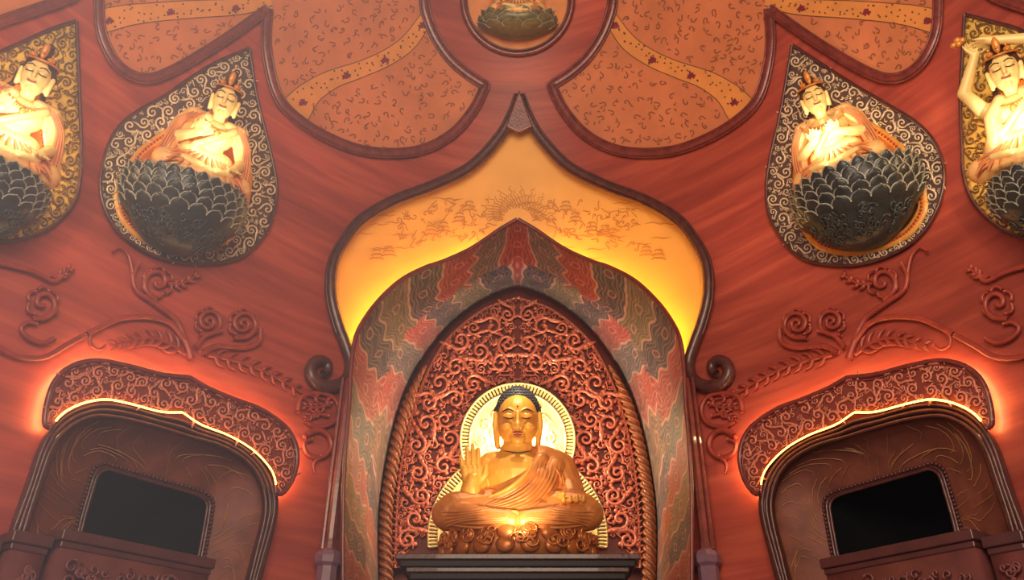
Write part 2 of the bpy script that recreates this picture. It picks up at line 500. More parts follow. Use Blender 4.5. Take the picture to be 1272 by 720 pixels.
# the foot of the wall reaches the floor
mb = MB()
cx = (PX[:-1, :-1] + PX[1:, 1:]) / 2; cy = (PY[:-1, :-1] + PY[1:, 1:]) / 2
keep = np.ones(cx.shape, bool)
for hpoly in holes: keep &= ~inside(hpoly, np.stack([cx, cy], -1))
keep &= (W[:-1, :-1, 2] > -.6)
a, b = PX.shape
I, J = np.nonzero(keep)
q = np.stack([I * b + J, I * b + J + 1, (I + 1) * b + J + 1, (I + 1) * b + J], -1)
mb.add(W.reshape(-1, 3), q)
struct(mb.build('wall_back', WOOD))
mb = MB(); mb.box((0, 5, -.1), (11, 0, 0), (0, 10, 0), (0, 0, .1)); struct(mb.build('floor', FLOOR, smooth=False))

# ------------------------------------------------------------------ generic plate between two outlines on the wall
def plate(mb, A, B, h, lip=0.0, n=6, mapper=wm):
    s = np.linspace(0, 1, n)[:, None, None]
    G = A[None] * (1 - s) + B[None] * s
    P = mapper(G[..., 0], G[..., 1], h)
    if lip is not None:
        P = np.concatenate([mapper(A[:, 0], A[:, 1], lip)[None], P], 0)
    mb.grid(P)

def fan(mb, A, h, c=None, n=20, lip=0.0, mapper=wm, dish=0.0):
    c = A.mean(0) if c is None else np.asarray(c, float)
    s = np.linspace(0, .999, n)[:, None, None]
    G = A[None] * (1 - s) + c * s
    hh = h - dish * np.sin(s[..., 0] * math.pi / 2) ** .8
    P = mapper(G[..., 0], G[..., 1], np.broadcast_to(hh, G.shape[:2]))
    if lip is not None:
        P = np.concatenate([mapper(A[:, 0], A[:, 1], lip)[None], P], 0)
    mb.grid(P)

def mid(c, h=0.0, mapper=wm):
    c = np.asarray(c, float).mean(0)
    return mapper(c[0], c[1], h)

# ------------------------------------------------------------------ painted lotus petals of the dome
def petal(outline, closing, ribbon_pts, ribbon_w, label, flip, flowers):
    T = (lambda p: mir(p, 1288)) if flip else (lambda p: np.asarray(p, float))
    A = T(outline); full = np.vstack([A, T(closing)])
    t = thing('lotus_petal_panel', label, 'wall panel', mid(full), 'painted lotus petal panels around the medallion')
    full = resamp(np.vstack([full, full[:1]]), step=4)
    pan = MB(); fan(pan, full, .03, n=24)
    # flat lacquered frame with two fine ridges
    mb = MB()
    tubes(mb, [A], [6.2], wm, wall_n, .05, m=8, flat=.55)
    for d in (-5.5, 5.5):
        tubes(mb, [offset(A, d)], [1.3], wm, wall_n, .075, m=5)
    mb.build('frame', FRAME, t)
    # ribbon
    rb = T(spl(ribbon_pts, step=4)); w = np.interp(np.linspace(0, 1, len(rb)), np.linspace(0, 1, len(ribbon_w)), ribbon_w)
    rbm = MB(); strips(rbm, [rb], [w], wm, .036)
    mb = MB()
    tt = np.gradient(rb, axis=0); tt /= np.linalg.norm(tt, axis=1, keepdims=True)
    nn = np.stack([-tt[:, 1], tt[:, 0]], -1)
    for s in (-.5, .5): strips(mb, [rb + nn * w[:, None] * s], [.9], wm, .04)
    q = []
    for i in range(3, len(rb) - 3, 2):
        for _ in range(2):
            q.append(rb[i] + nn[i] * w[i] * (rng.random() - .5) * .75 + rng.normal(0, 1, 2))
    blobs(mb, q, 1.25, wm, .042, 3, .4, 7)
    fl = MB()
    for fr in flowers:
        i = int(fr * (len(rb) - 1)); blobs(fl, [rb[i], rb[i] + (2.5, 2), rb[i] + (-2, 3)], 3.0, wm, .045, 4, .35, 13)
    build_multi('painted_ribbon', [(rbm, RIBBON), (mb, LEAFINK), (fl, PLUM)], t)
    # dark comma scrolls scattered over the ground
    C, R = pack(full, [7, 6, 5, 4.2], 420, 2.0)
    polys, rad = [], []
    clip = [c for c in C if -15 < c[1] and -10 < c[0] < 1285]
    for c in clip:
        dmin = np.abs(np.linalg.norm(rb - c, axis=1)).min()
        if dmin < 15: continue
        p = spiral(c, 4.2, rng.random() * 6, random.choice((-1, 1)), .8, 10, .6)
        polys.append(p); rad.append(1.5 * np.r_[.4, np.ones(len(p) - 2), .5])
        p = spiral(c + rng.normal(0, 5, 2), 2.5, rng.random() * 6, 1, .5, 6, .3); polys.append(p); rad.append(1.3)
    mb = MB(); strips(mb, polys, rad, wm, .037); build_multi('painted_panel', [(pan, PANEL), (mb, INK)], t)

cl_in = spl([(534, -60), (440, -75), (336, -60), (333, 11)], step=6)[1:-1]
cl_out = spl([(333, 11), (336, -60), (230, -80), (122, -60)], step=6)[1:-1]
rib_in = [(531, 20), (508, 52), (480, 72), (448, 86), (412, 99), (385, 116), (366, 138)]
rib_out = [(128, 26), (165, 18), (230, 12), (300, 8), (336, -2)]
petal(PET_IN, cl_in, rib_in, [16, 20, 20, 20, 22, 28, 40], 'large painted orange petal panel directly left of the lotus medallion', False, (.06, .38, .63, .93))
petal(PET_IN, cl_in, rib_in, [16, 20, 20, 20, 22, 28, 40], 'large painted orange petal panel directly right of the lotus medallion', True, (.06, .38, .63, .93))
petal(PET_OUT, cl_out, rib_out, [30, 24, 22, 20, 18], 'smaller painted orange petal panel above the grey teardrop niche at left', False, (.05, .42, .8))
petal(PET_OUT, cl_out, rib_out, [30, 24, 22, 20, 18], 'smaller painted orange petal panel above the grey teardrop niche at right', True, (.05, .42, .8))
def edge_petal(flip, label):
    e = spl([(-110, 78), (-60, 52), (0, 27), (50, 10), (95, -8), (112, -40)], step=3)
    c = np.array([(40, -75), (-60, -60), (-120, 0)])
    T = (lambda p: mir(p, 1325)) if flip else (lambda p: np.asarray(p, float))
    A = T(e); full = resamp(np.vstack([A, T(c), A[:1]]), step=4)
    t = thing('lotus_petal_panel', label, 'wall panel', mid(full), 'painted lotus petal panels around the medallion')
    mb = MB(); fan(mb, full, .03, n=14); mb.build('painted_panel', PANEL, t)
    mb = MB(); tubes(mb, [A], [6.2], wm, wall_n, .05, m=8, flat=.55)
    for d in (-5.5, 5.5): tubes(mb, [offset(A, d)], [1.3], wm, wall_n, .075, m=5)
    mb.build('frame', FRAME, t)
edge_petal(False, 'dark lower edge of a petal panel in the upper left corner')
edge_petal(True, 'dark lower edge of a petal panel in the upper right corner')

# ------------------------------------------------------------------ local frames for figures on the wall
class Fr:
    """local frame: X right, Y towards the viewer, Z up; unit = scale"""
    def __init__(s, o, X, Y, Z, k): s.o, s.X, s.Y, s.Z, s.k = o, X, Y, Z, k
    def __call__(s, p):
        p = np.asarray(p, float)
        return s.o + s.k * (p[..., 0:1] * s.X + p[..., 1:2] * s.Y + p[..., 2:3] * s.Z)
    @property
    def R(s): return np.stack([s.X, s.Y, s.Z], 1)

def frame_at(base, top, h, height=1.0, mix=.55, wallish=True):
    o = wm(base[0], base[1], h)
    n = wall_n(o); v = CO - o; v = v / np.linalg.norm(v)
    nn = n * (1 - mix) + v * mix; nn /= np.linalg.norm(nn)
    d = rays(top[0], top[1]); t = ((o - CO) @ nn) / (d @ nn)
    q = CO + d * t
    up = q - o; L = np.linalg.norm(up); up /= L
    X = np.cross(up, -nn) * 1.0
    X = np.cross(up, nn)  # right of the viewer
    if X @ np.array([1, 0, 0]) < 0: X = -X
    return Fr(o, X, nn, up, L / height)

class LMB(MB):
    """builder that works in a local frame"""
    def __init__(s, fr): super().__init__(); s.fr = fr
    def lball(s, c, r, seg=12, rings=9, tilt=None):
        M3 = s.fr.R
        if tilt is not None: M3 = M3 @ np.asarray(tilt)
        s.ball(s.fr(c), np.asarray(r, float) * s.fr.k, seg, rings, M3)
    def lcap(s, a, b, ra, rb): s.capsule(s.fr(a), s.fr(b), ra * s.fr.k, rb * s.fr.k)
    def lchain(s, pts, rs):
        for i in range(len(pts) - 1): s.lcap(pts[i], pts[i + 1], rs[i], rs[i + 1])
    def ltube(s, pts, r, m=6, n=None, sm=True):
        p = np.asarray(pts, float)
        if sm and len(p) > 2:
            q = np.vstack([2 * p[0] - p[1], p, 2 * p[-1] - p[-2]]); out = []
            for i in range(len(p) - 1):
                a, b, c, d = q[i:i + 4]; t = np.linspace(0, 1, 7, endpoint=False)[:, None]
                out.append(.5 * (2 * b + (c - a) * t + (2 * a - 5 * b + 4 * c - d) * t ** 2 + (3 * b - a - 3 * c + d) * t ** 3))
            p = np.vstack(out + [p[-1:]])
        rr = np.interp(np.linspace(0, 1, len(p)), np.linspace(0, 1, np.size(r)), np.ravel(r)) if np.size(r) > 1 else r
        s.tube(s.fr(p), np.asarray(rr) * s.fr.k, np.broadcast_to(s.fr.Y + .3 * s.fr.X, p.shape), m=m)

def rotx(a): return np.array([[1, 0, 0], [0, math.cos(a), -math.sin(a)], [0, math.sin(a), math.cos(a)]])
def rotz(a): return np.array([[math.cos(a), -math.sin(a), 0], [math.sin(a), math.cos(a), 0], [0, 0, 1]])

def lotus(fr, label, rows, mats, group, swirl=True, squash=1.0, depth=1.35, name='lotus_pedestal', point=0.0):
    """carved lotus bowl: unit = top radius; rows of overlapping petals, plain cup below"""
    base = fr((0, 0, -depth))
    t = thing(name, label, 'lotus pedestal', base, group)
    lm = LMB(fr)
    zz = np.linspace(0, .90, 22)
    prof_r = np.interp(zz, [0, .06, .25, .5, .75, .92, 1.0], [.18, .42, .72, .95, 1.02, .96, .86])
    prof_z = -depth + depth * zz
    a = np.linspace(0, 2 * math.pi, 57)[:-1]
    P = np.stack([prof_r[:, None] * np.cos(a), prof_r[:, None] * np.sin(a) * squash, np.broadcast_to(prof_z[:, None], (22, 56))], -1)
    k0 = lm.n
    lm.grid(fr(P), closed=True)
    lm.f.append([[k0 + 21 * 56 + i for i in range(56)], [k0 + i for i in range(56)][::-1]])
    ed = LMB(fr)
    for r_i, (zc, n, hgt, tiltout) in enumerate(rows):
        for i in range(n):
            if math.sin((i + .5 * (r_i % 2)) * 2 * math.pi / n) < -.45: continue   # the rear is against the wall
            pm_ = LMB(fr)
            an = (i + .5 * (r_i % 2)) * 2 * math.pi / n
            PR = lambda z_: np.interp((z_ + depth) / depth, [0, .06, .25, .5, .75, .92, 1.0, 1.3], [.18, .42, .72, .95, 1.02, .99, .93, .9])
            rr = PR(zc)
            w = (1.12 if point else 1.0) * math.pi * rr / n
            u = np.linspace(-1, 1, 9); v = np.linspace(0, 1, 11)
            U, V = np.meshgrid(u, v)
            ww = np.sin(np.clip(V * (1.0 - .12 * point) + .12, 0, 1) * math.pi) ** .5 if point else np.where(V < .5, .9 + .1 * V / .5, np.sqrt(np.clip(1.003 - ((V - .5) / .5) ** 2, 0, 1)))
            X = U * w * ww
            Z = zc + hgt * (V - .5)
            rad = PR(Z) + .01 + .05 * V * (1 - .6 * U ** 2) + .05 * V ** 2 + tiltout * V
            ang = an + X / rr
            pts = np.stack([rad * np.cos(ang), rad * np.sin(ang) * squash, Z], -1)
            G = np.concatenate([pts, pts[::-1] - np.stack([np.cos(ang), np.sin(ang) * squash, 0 * ang], -1)[::-1] * .05], 0)
            pm_.grid(fr(G))
            # raised edge, its rim highlight put into the pale colour
            e = np.vstack([pts[5:, 0], pts[-1, 1:-1], pts[5:, -1][::-1]])
            pe = pm_.build('petal', mats[0], t)
            em = LMB(fr); em.tube(fr(e + np.stack([np.cos(np.arctan2(e[:, 1], e[:, 0])), np.sin(np.arctan2(e[:, 1], e[:, 0])), 0 * e[:, 0]], -1) * .012), .0135 * fr.k, np.broadcast_to(fr.Y + .2 * fr.Z, e.shape), m=5)
            em.build('petal_edge', mats[1], pe)
    sm = LMB(fr)
    if swirl:
        for i in range(60):
            an = math.radians(rng.uniform(10, 170)); z0 = -depth + depth * rng.uniform(.12, .42)
            r0 = rng.uniform(.07, .15); sg = random.choice((-1, 1)); th = np.linspace(0, 1, 18)
            a1 = an + r0 * (1 - .9 * th) * np.cos(th * 8 * sg + i); z1 = z0 + r0 * .8 * (1 - .9 * th) * np.sin(th * 8 * sg + i)
            rr = np.interp((z1 + depth) / depth, [0, .06, .25, .5, .75, .92, 1.0], [.18, .42, .72, .95, 1.02, .96, .86]) + .015
            e = np.stack([rr * np.cos(a1), rr * np.sin(a1) * squash, z1], -1)
            sm.tube(fr(e), .02 * fr.k, np.broadcast_to(fr.Y, e.shape), m=5)
    build_multi('cup', [(lm, mats[0]), (sm, mats[0])], t)
    return t

def hand(lm, wrist, direc, palm_n, size, curl=.2, thumb=1):
    """palm, four unequal bent fingers and a thumb, in the local frame of lm"""
    d = np.asarray(direc, float); d /= np.linalg.norm(d)
    n = np.asarray(palm_n, float); n -= d * (n @ d); n /= np.linalg.norm(n)
    s = np.cross(d, n) * thumb
    w = np.asarray(wrist, float)
    for k in (-.3, -.1, .1, .3):
        lm.lcap(w + d * size * .05 + s * size * k * .6, w + d * size * .48 + s * size * k, size * .13, size * .12)
    for k, ln in zip((-.34, -.115, .115, .33), (.36, .46, .5, .43)):
        b = w + d * size * .5 + s * size * k
        m1 = b + (d * (1 - curl * .2) + n * curl * .5 + s * k * .2) * size * ln * .5
        m2 = m1 + (d * (1 - curl * .6) + n * curl * 1.0 + s * k * .2) * size * ln * .5
        lm.lchain([b, m1, m2], [size * .088, size * .078, size * .06])
    b = w + d * size * .16 + s * size * .34
    m1 = b + (d * .55 + s * .7 + n * .25) * size * .28
    m2 = m1 + (d * .9 + s * .25 + n * .25) * size * .26
    lm.lchain([b, m1, m2], [size * .12, size * .095, size * .07])

def bodhisattva(fr, label, pose, group, turn=0.0, crown=True, mats=None):
    """seated figure, unit = height from seat to top of the hair"""
    mats = mats or (SKIN, CLOTH, CLOTHR, HAIRB, CROWN)
    t = thing('temple_statue', label, 'statue', fr((0, 0, 0)), group)
    vox = .0085 * fr.k
    b = LMB(fr)
    b.lball((0, 0, .30), (.135, .10, .17)); b.lball((0, .01, .45), (.175, .115, .13))
    b.lcap((-.19, -.01, .525), (.19, -.01, .525), .062, .062)
    b.lchain([(0, 0, .54), (0, .015, .66)], [.06, .05])
    hc = np.array([0, .03, .755])
    Rz = rotz(turn) @ rotx(-.1)
    def hd(p): return hc + Rz @ np.asarray(p, float)
    Rz = Rz @ np.diag([1.16, 1.14, 1.3])
    b.lball(hd((0, 0, .01)), (.086, .092, .115), tilt=Rz); b.lball(hd((0, .02, -.055)), (.068, .068, .06), tilt=Rz)
    b.lcap(hd((0, .092, .03)), hd((0, .104, -.018)), .011, .017)
    for s in (-1, 1):
        b.lcap(hd((s * .02, .088, .035)), hd((s * .062, .068, .03)), .012, .010)
        b.lball(hd((s * .036, .074, .012)), (.022, .014, .013))
        b.lcap(hd((s * .09, -.005, .02)), hd((s * .088, .005, -.075)), .02, .016)
    b.lcap(hd((-.02, .085, -.047)), hd((.02, .085, -.047)), .011, .011); b.lball(hd((0, .078, -.085)), (.025, .02, .02))
    for s in (-1, 1):
        if pose == 'raised':
            el = (-.28, .08, .70) if s < 0 else (.30, .06, .86); wr = (-.13, .10, .94) if s < 0 else (-.01, .13, .985)
            b.lchain([(s * .2, -.01, .53), el, wr], [.058, .046, .034])
            hand(b, wr, (-.35, .05, .9) if s < 0 else (-.95, .02, .2), (.8, .4, 0) if s < 0 else (0, .5, -.8), .12, .15, s)
        elif pose == 'mudra':
            el = (s * .285, .07, .30); wr = (s * .09, .21, .36)
            b.lchain([(s * .2, -.01, .53), el, wr], [.06, .05, .036])
            hand(b, wr, (-s * .35, .1, .9), (0, 1, 0), .12, .35, -s)
        else:
            el = (s * .285, .05, .30); wr = (s * .20, .25, .18) if s > 0 else (s * .14, .23, .38)
            b.lchain([(s * .2, -.01, .53), el, wr], [.06, .05, .036])
            hand(b, wr, (0, .75, -.3) if s > 0 else (.1, .2, .9), (0, .2, 1) if s > 0 else (0, 1, 0), .12, .3, -s)
    for s in (-1, 1): # feet resting on the opposite thigh
        b.lcap((s * .06, .30, .10), (s * .19, .25, .13), .035, .03)
    body = remesh(b, vox, 3)
    bvh_body = None
    bo = link('body', body, mats[0], t)
    # skirt over crossed legs + sash across the chest
    r = LMB(fr)
    r.lball((0, -.02, .12), (.21, .17, .13))
    for s in (-1, 1):
        r.lchain([(s * .1, 0, .1), (s * .31, .15, .085)], [.115, .09]); r.lchain([(s * .31, .15, .08), (-s * .03, .27, .06)], [.088, .07])
    r.lball((0, .2, .05), (.28, .14, .055))
    for s in (-1, 1):  # scarf over the shoulders and falling sleeves
        r.lchain([(s * .09, .05, .56), (s * .2, .03, .55), (s * .27, .02, .44), (s * .29, .05, .32), (s * .30, .06, .18)] if pose != 'raised' else [(s * .08, .08, .55), (s * .15, .10, .44), (s * .17, .1, .3), (s * .24, .08, .16)], [.045, .06, .058, .06, .05][:5 if pose != 'raised' else 4])
    r.lchain([(.14, .085, .53), (.02, .125, .42), (-.12, .11, .3), (-.16, .06, .22)], [.035, .03, .03, .03])
    r.lcap((-.13, .02, .235), (.13, .02, .235), .1, .1)
    robe = remesh(r, vox, 3)
    ro = link('robe', robe, mats[1], t)
    f = LMB(fr)
    for i in range(9):
        u = -1 + 2 * i / 8
        f.ltube([(u * .13, .12, .24), (u * .2, .2, .17), (u * .27, .285, .09), (u * .31, .325, .03)], [.006, .013, .014, .006])
    for s in (-1, 1):
        for j in range(4):
            if pose != 'raised':
                f.ltube([(s * (.12 + .03 * j), .09, .585 - .01 * j), (s * (.25 + .015 * j), .085, .45), (s * (.28 + .02 * j), .105, .3), (s * (.30 + .02 * j), .10, .17)], [.005, .012, .013, .008])
            f.ltube([(s * .12, .19 + .02 * j, .18 - .03 * j), (s * .25, .22 + .02 * j, .165 - .03 * j), (s * .33, .2 + .01 * j, .12 - .03 * j)], [.004, .011, .006])
    f.build('robe_folds', mats[2], ro)
    # jewelled necklace
    nk = LMB(fr)
    th = np.linspace(-1.25, 1.25, 15)
    for a_ in th: nk.lball((.115 * math.sin(a_), .075 + .06 * math.cos(a_), .545 - .075 * math.cos(a_)), (.013, .013, .013), 6, 5)
    nk.lball((0, .145, .445), (.024, .014, .03), 8, 6)
    nk.build('necklace', mats[4], t)
    # hair, topknot, crown
    h = LMB(fr)
    h.lball(hd((0, -.018, .045)), (.096, .094, .098), tilt=Rz)
    h.lball(hd((0, -.02, .145)), (.05, .05, .052)); h.lball(hd((0, -.015, .195)), (.034, .034, .03))
    for s in (-1, 1):
        h.lchain([hd((s * .085, -.02, .03)), (s * .1, -.05, .66), (s * .16, -.04, .57)], [.03, .022, .014])
    hr = remesh(h, vox, 2); ho = link('hair', hr, mats[3], t)
    if crown:
        c = LMB(fr)
        th = np.linspace(-1.9, 1.9, 19)
        c.ltube([hd((.097 * math.sin(a_), .092 * math.cos(a_), .085)) for a_ in th], .009, sm=False)
        for a_, hh in ((-.55, .035), (0, .11), (.55, .035)):
            x, y = .094 * math.sin(a_), .094 * math.cos(a_)
            c.lball(hd((x, y, .085 + hh * .5)), (.026, .014, hh * .6), 8, 7)
            c.lball(hd((x, y + .012, .085 + hh * .35)), (.011, .011, .014), 6, 5)
            c.lball(hd((x, y, .09 + hh * 1.1)), (.008, .008, .016), 6, 5)
        c.build('crown', mats[4], t)
    if pose == 'raised':
        o_ = LMB(fr)
        for q_ in ((-.21, .10, 1.07), (-.245, .10, 1.075), (-.18, .10, 1.085), (-.21, .10, 1.10)): o_.lball(q_, (.028, .02, .024), 8, 6)
        o_.build('held_ornament', CROWN, t)
    # brows, closed eyes and lips painted on the face
    bv = bvh_of([body])
    # body mesh was shifted to the root: shift rays too
    off = Vector(t.location)
    def on_face(pts, r, name, mt, par):
        e = LMB(fr)
        for poly in pts:
            out = []
            for p in poly:
                P = Vector(fr(hd(p))) - off; dr = -Vector(fr.R @ (Rz @ np.array([0, 1 / 1.14, 0])))
                loc, nrm, _, _ = bv.ray_cast(P - dr * .3 * fr.k, dr)
                if loc is not None: out.append(np.array(loc + off - dr * .004 * fr.k))
            if len(out) > 1: e.tube(np.array(out), r * fr.k, np.broadcast_to(fr.Y, (len(out), 3)), m=5)
        if e.n: e.build(name, mt, par)
    arc = lambda s, x0, x1, z0, zb: [(s * (x0 + (x1 - x0) * k), 0, z0 + zb * math.sin(math.pi * k)) for k in np.linspace(0, 1, 9)]
    on_face([arc(s, .014, .066, .036, .014) for s in (-1, 1)] + [arc(s, .014, .06, .008, -.005) for s in (-1, 1)], .0042, 'brows_and_eyelids', LINE, t)
    on_face([[(-.024 + .048 * k, 0, -.047 - .004 * math.sin(math.pi * k)) for k in np.linspace(0, 1, 9)]], .0075, 'lips', LIP, t)
    return t

# ------------------------------------------------------------------ teardrop niches with lotus and statue
def teardrop(key, label, plate_m, scroll_m):
    A, B = TD[key], TI[key]
    if key in ('right', 'farright'): A, B = A, B
    t = thing('teardrop_niche', label, 'wall niche', mid(A), 'teardrop niches on the dome')
    pl_ = MB(); plate(pl_, A, B, .06, lip=-.02, n=6)
    mb = MB(); tubes(mb, [A], [2.2], wm, wall_n, .07, m=6); mb.build('outer_rim', FRAMED, t)
    ring = np.vstack([A, B[::-1]])
    C, R = pack(ring, [8, 7.2, 6.4, 5.4, 4.4, 3.4, 2.6, 2.0], 4000, .9)
    polys, rad = scrolls(C, R, .17, .8, 2)
    mb = MB(); tubes(mb, polys, [r * 1.0 for r in rad], wm, wall_n, .07, m=5, flat=.8); build_multi('frame_plate', [(pl_, plate_m), (mb, scroll_m)], t)
    cB = B.mean(0); B2 = cB + (B - cB) * .90
    bbm = MB(); plate(bbm, B + (B - cB) * .035, B2, .075, lip=.05, n=3)
    Bb = resamp(cB + (B - cB) * .945, step=4.6)
    P = wm(Bb[:, 0], Bb[:, 1], .085); sc = np.linalg.norm(P - CO, axis=1) / 1060
    mb = MB()
    for p, s in zip(P, sc): mb.ball(p, 1.75 * s, 6, 5)
    build_multi('bead_band', [(bbm, BEADG), (mb, BEADR)], t)
    mb = MB()
    s_ = np.linspace(0, .995, 16)[:, None, None]
    G = B2[None] * (1 - s_) + cB * s_
    hh = np.broadcast_to(.075 - .55 * np.minimum(1, s_[..., 0] * 4) ** .7, G.shape[:2])
    mb.grid(wm(G[..., 0], G[..., 1], hh)); mb.build('recess', NICHE, t)
    return t

teardrop('left', 'grey teardrop niche with silver scrolls, its tip under the smaller petal panel at left', GREYPL, SILVER)
teardrop('right', 'grey teardrop niche with silver scrolls, its tip under the smaller petal panel at right', GREYPL, SILVER)
teardrop('farleft', 'gilt yellow teardrop niche around the cropped statue with bowed head, left edge', GILTPL, DARKSC)
teardrop('farright', 'gilt yellow teardrop niche around the statue with raised arms, right edge', GILTPL, DARKSC)

ROWS = [(-.08, 27, .27, .03), (-.22, 26, .27, .02), (-.36, 25, .27, .01), (-.50, 23, .27, .0), (-.64, 20, .27, -.01)]
LG = 'dark lotus pedestals under the dome statues'
FIG = {}
def place(key, lt, lup, Rpx, seat, head, h, llabel, flabel, pose, turn):
    fr = frame_at(lt, lup, h, 1.0, .35)
    # radius in metres from pixels
    dist = np.linalg.norm(fr.o - CO); fr.k = Rpx * dist / 1060.0
    lotus(fr, llabel, ROWS, (LOTUS, LOTUSRIM), LG, depth=1.25, squash=.8)
    f2 = frame_at(seat, head, h, 1.03, .6)
    f2.o = f2.o + fr.Z * .02
    bodhisattva(f2, flabel, pose, 'pale statues in the teardrop niches', turn)
    FIG[key] = f2
place('left', (233, 232), (258, 132), 68, (241, 232), (291, 93), .42,
      'dark lotus pedestal with smooth blue-grey underside in the grey niche at left', 'pale gilt crowned statue seated in the grey teardrop niche at left, robe spread wide', 'lap', .25)
place('right', (1058, 222), (1031, 122), 71, (1052, 222), (1000, 92), .42,
      'black lotus pedestal carved with swirling waves in the grey niche at right', 'pale gilt crowned statue seated in the grey teardrop niche at right, hands before the chest', 'mudra', -.25)
place('farleft', (-20, 212), (10, 112), 62, (-12, 212), (62, 60), .42,
      'dark lotus pedestal cut off by the left edge of the picture', 'pale statue with bowed head cut off by the left edge, in the gilt niche', 'lap', .3)
place('farright', (1308, 212), (1278, 112), 62, (1290, 212), (1236, 50), .42,
      'dark lotus pedestal cut off by the right edge of the picture', 'pale statue raising both arms above its head, right edge', 'raised', -.15)

# ------------------------------------------------------------------ round lotus medallion at the top
t = thing('lotus_medallion', 'round orange medallion with dark ring moulding at top centre', 'medallion', wm(643, 0))
a = np.linspace(0, 2 * math.pi, 121)
circ = lambda r: np.stack([643 + r * np.cos(a), -1 + r * np.sin(a)], -1)
mb = MB(); fan(mb, circ(66), .04, n=14, lip=None); mb.build('disc', NICHE, t)
mb = MB(); tubes(mb, [circ(68)], [3.6], wm, wall_n, .06, m=8); tubes(mb, [circ(63)], [1.2], wm, wall_n, .06, m=6); mb.build('ring_moulding', FRAME, t)
fr = frame_at((643, 22), (643, -60), .30, 1.0, .3); fr.k = 42 * np.linalg.norm(fr.o - CO) / 1060
lotus(fr, 'green bronze lotus with pointed petals in the round medallion', [(-.02, 13, .42, .10), (-.2, 12, .42, .14), (-.38, 11, .4, .12)], (LOTUSG, LOTUSRIM), None, swirl=False, squash=.7, depth=.62, point=1.0)
f2 = frame_at((643, 22), (643, -72), .34, 1.03, .4)
bodhisattva(f2, 'gilt statue on the green lotus in the medallion, only its crossed legs showing', 'mudra', None)

def lining_to_wall(c, cb, h):
    P0 = wm(c[:, 0], c[:, 1], .55); Q = pm(13.75)(cb[:, 0], cb[:, 1]) - P0
    lo, hi = np.zeros(len(P0)), np.ones(len(P0))
    for _ in range(40):
        m_ = (lo + hi) / 2; f_, g_ = wall_F(P0 + Q * m_[:, None])
        k_ = f_ < -h * np.linalg.norm(g_, axis=1); lo = np.where(k_, m_, lo); hi = np.where(k_, hi, m_)
    tg = np.gradient(P0, axis=0); o_ = np.cross(tg, Q); o_ /= np.linalg.norm(o_, axis=1, keepdims=True)
    o_ *= np.sign((o_ * (P0 - np.array([0, 11, 5.0]))).sum(1))[:, None]
    return P0, P0 + Q * lo[:, None], o_
RIMR, BACKR = mir(RIM, 1285.5), mir(BACK, 1286)
# ------------------------------------------------------------------ ogee arch: lacquered frame with scroll ends, painted sky panel, cove light
t = thing('ogee_arch', 'dark red pointed ogee arch frame with curled scroll ends above the central niche', 'arch', wm(645, 300))
mb = MB()
L = SCR; R_ = mir(SCR, 1291)
w = np.interp(np.linspace(0, 1, len(L)), [0, .04, .3, .62, .78, .9, 1], [4.5, 7, 6.6, 7.6, 8.2, 8.5, 5.5])
for c in (L, R_):
    tubes(mb, [c], [w], wm, wall_n, .10, m=12)
    cc = c[:int(len(c) * .72)]
    for d in (-5.2, 5.2): tubes(mb, [offset(cc, d)], [1.5], wm, wall_n, .16, m=5)
mb.build('scrolled_frame', FRAMED, t)
mb = MB()
tri = resamp(np.array([(645, 112), (628, 158), (645, 166), (662, 158), (645, 112)], float), 60)
fan(mb, tri, .2, n=8); mb.build('pointed_tip', FRAME, t)
mb = MB()
def project(P):
    v = P - CO; w_ = v[:, 1] * CP + v[:, 2] * SP
    return np.stack([AX + F * v[:, 0] / w_, 360 - F * (-v[:, 1] * SP + v[:, 2] * CP) / w_], -1)
pa = resamp(np.vstack([OGL, [(434, 440), (436, 452)]]), 120)
_, q0, qo = lining_to_wall(RIM, BACK, -.12)
pb = resamp(project(q0[RIM[:, 1] < 452] + .012 * qo[RIM[:, 1] < 452]), 120)
_, q0, qo = lining_to_wall(RIMR, BACKR, -.12)
pbR = resamp(project(q0[RIMR[:, 1] < 452] + .012 * qo[RIMR[:, 1] < 452]), 120); pbR[0] = pb[0] = (pb[0] + pbR[0]) / 2
s_ = np.linspace(0, 1, 40)[:, None, None]
for k in (0, 1):
    G = pa[None] * (1 - s_) + pb[None] * s_
    if k: G = mir(pa, 2 * pa[0, 0])[None] * (1 - s_) + pbR[None] * s_
    mb.grid(wm(G[..., 0], G[..., 1], -.12))
skm = mb
polys, wd = [], []
for i in range(31):
    an = math.pi * (i + .5) / 31; r0, r1 = 16 + 3 * (i % 2), 34 + 5 * (i % 3)
    rr = np.linspace(r0, r1, 8); wob = .05 * np.sin(rr * .7 + i)
    polys.append(np.stack([643 + rr * np.cos(an + wob) * 1.15, 274 - rr * np.sin(an + wob)], -1)); wd.append(np.linspace(1.8, .7, 8))
for i in range(110):
    sx = random.choice((-1, 1)); dx = rng.uniform(36, 150) ; y = 262 + rng.uniform(-14, 34) + max(0, dx - 70) * .18
    if y > 275 + dx * .34: continue
    polys.append(spiral((643 + sx * dx, y), rng.uniform(2, 5), rng.random() * 6, sx, .9, 10, 1.2)); wd.append(np.full(len(polys[-1]), 1.1))
for i in range(26):
    sx = random.choice((-1, 1)); dx = rng.uniform(60, 190); y = 246 + rng.uniform(0, 75)
    x = np.linspace(-14, 14, 9); polys.append(np.stack([643 + sx * dx + x, y + .8 * np.sin(x * .4)], -1)); wd.append(1.0 * np.sin(np.linspace(.1, 3.04, 9)))
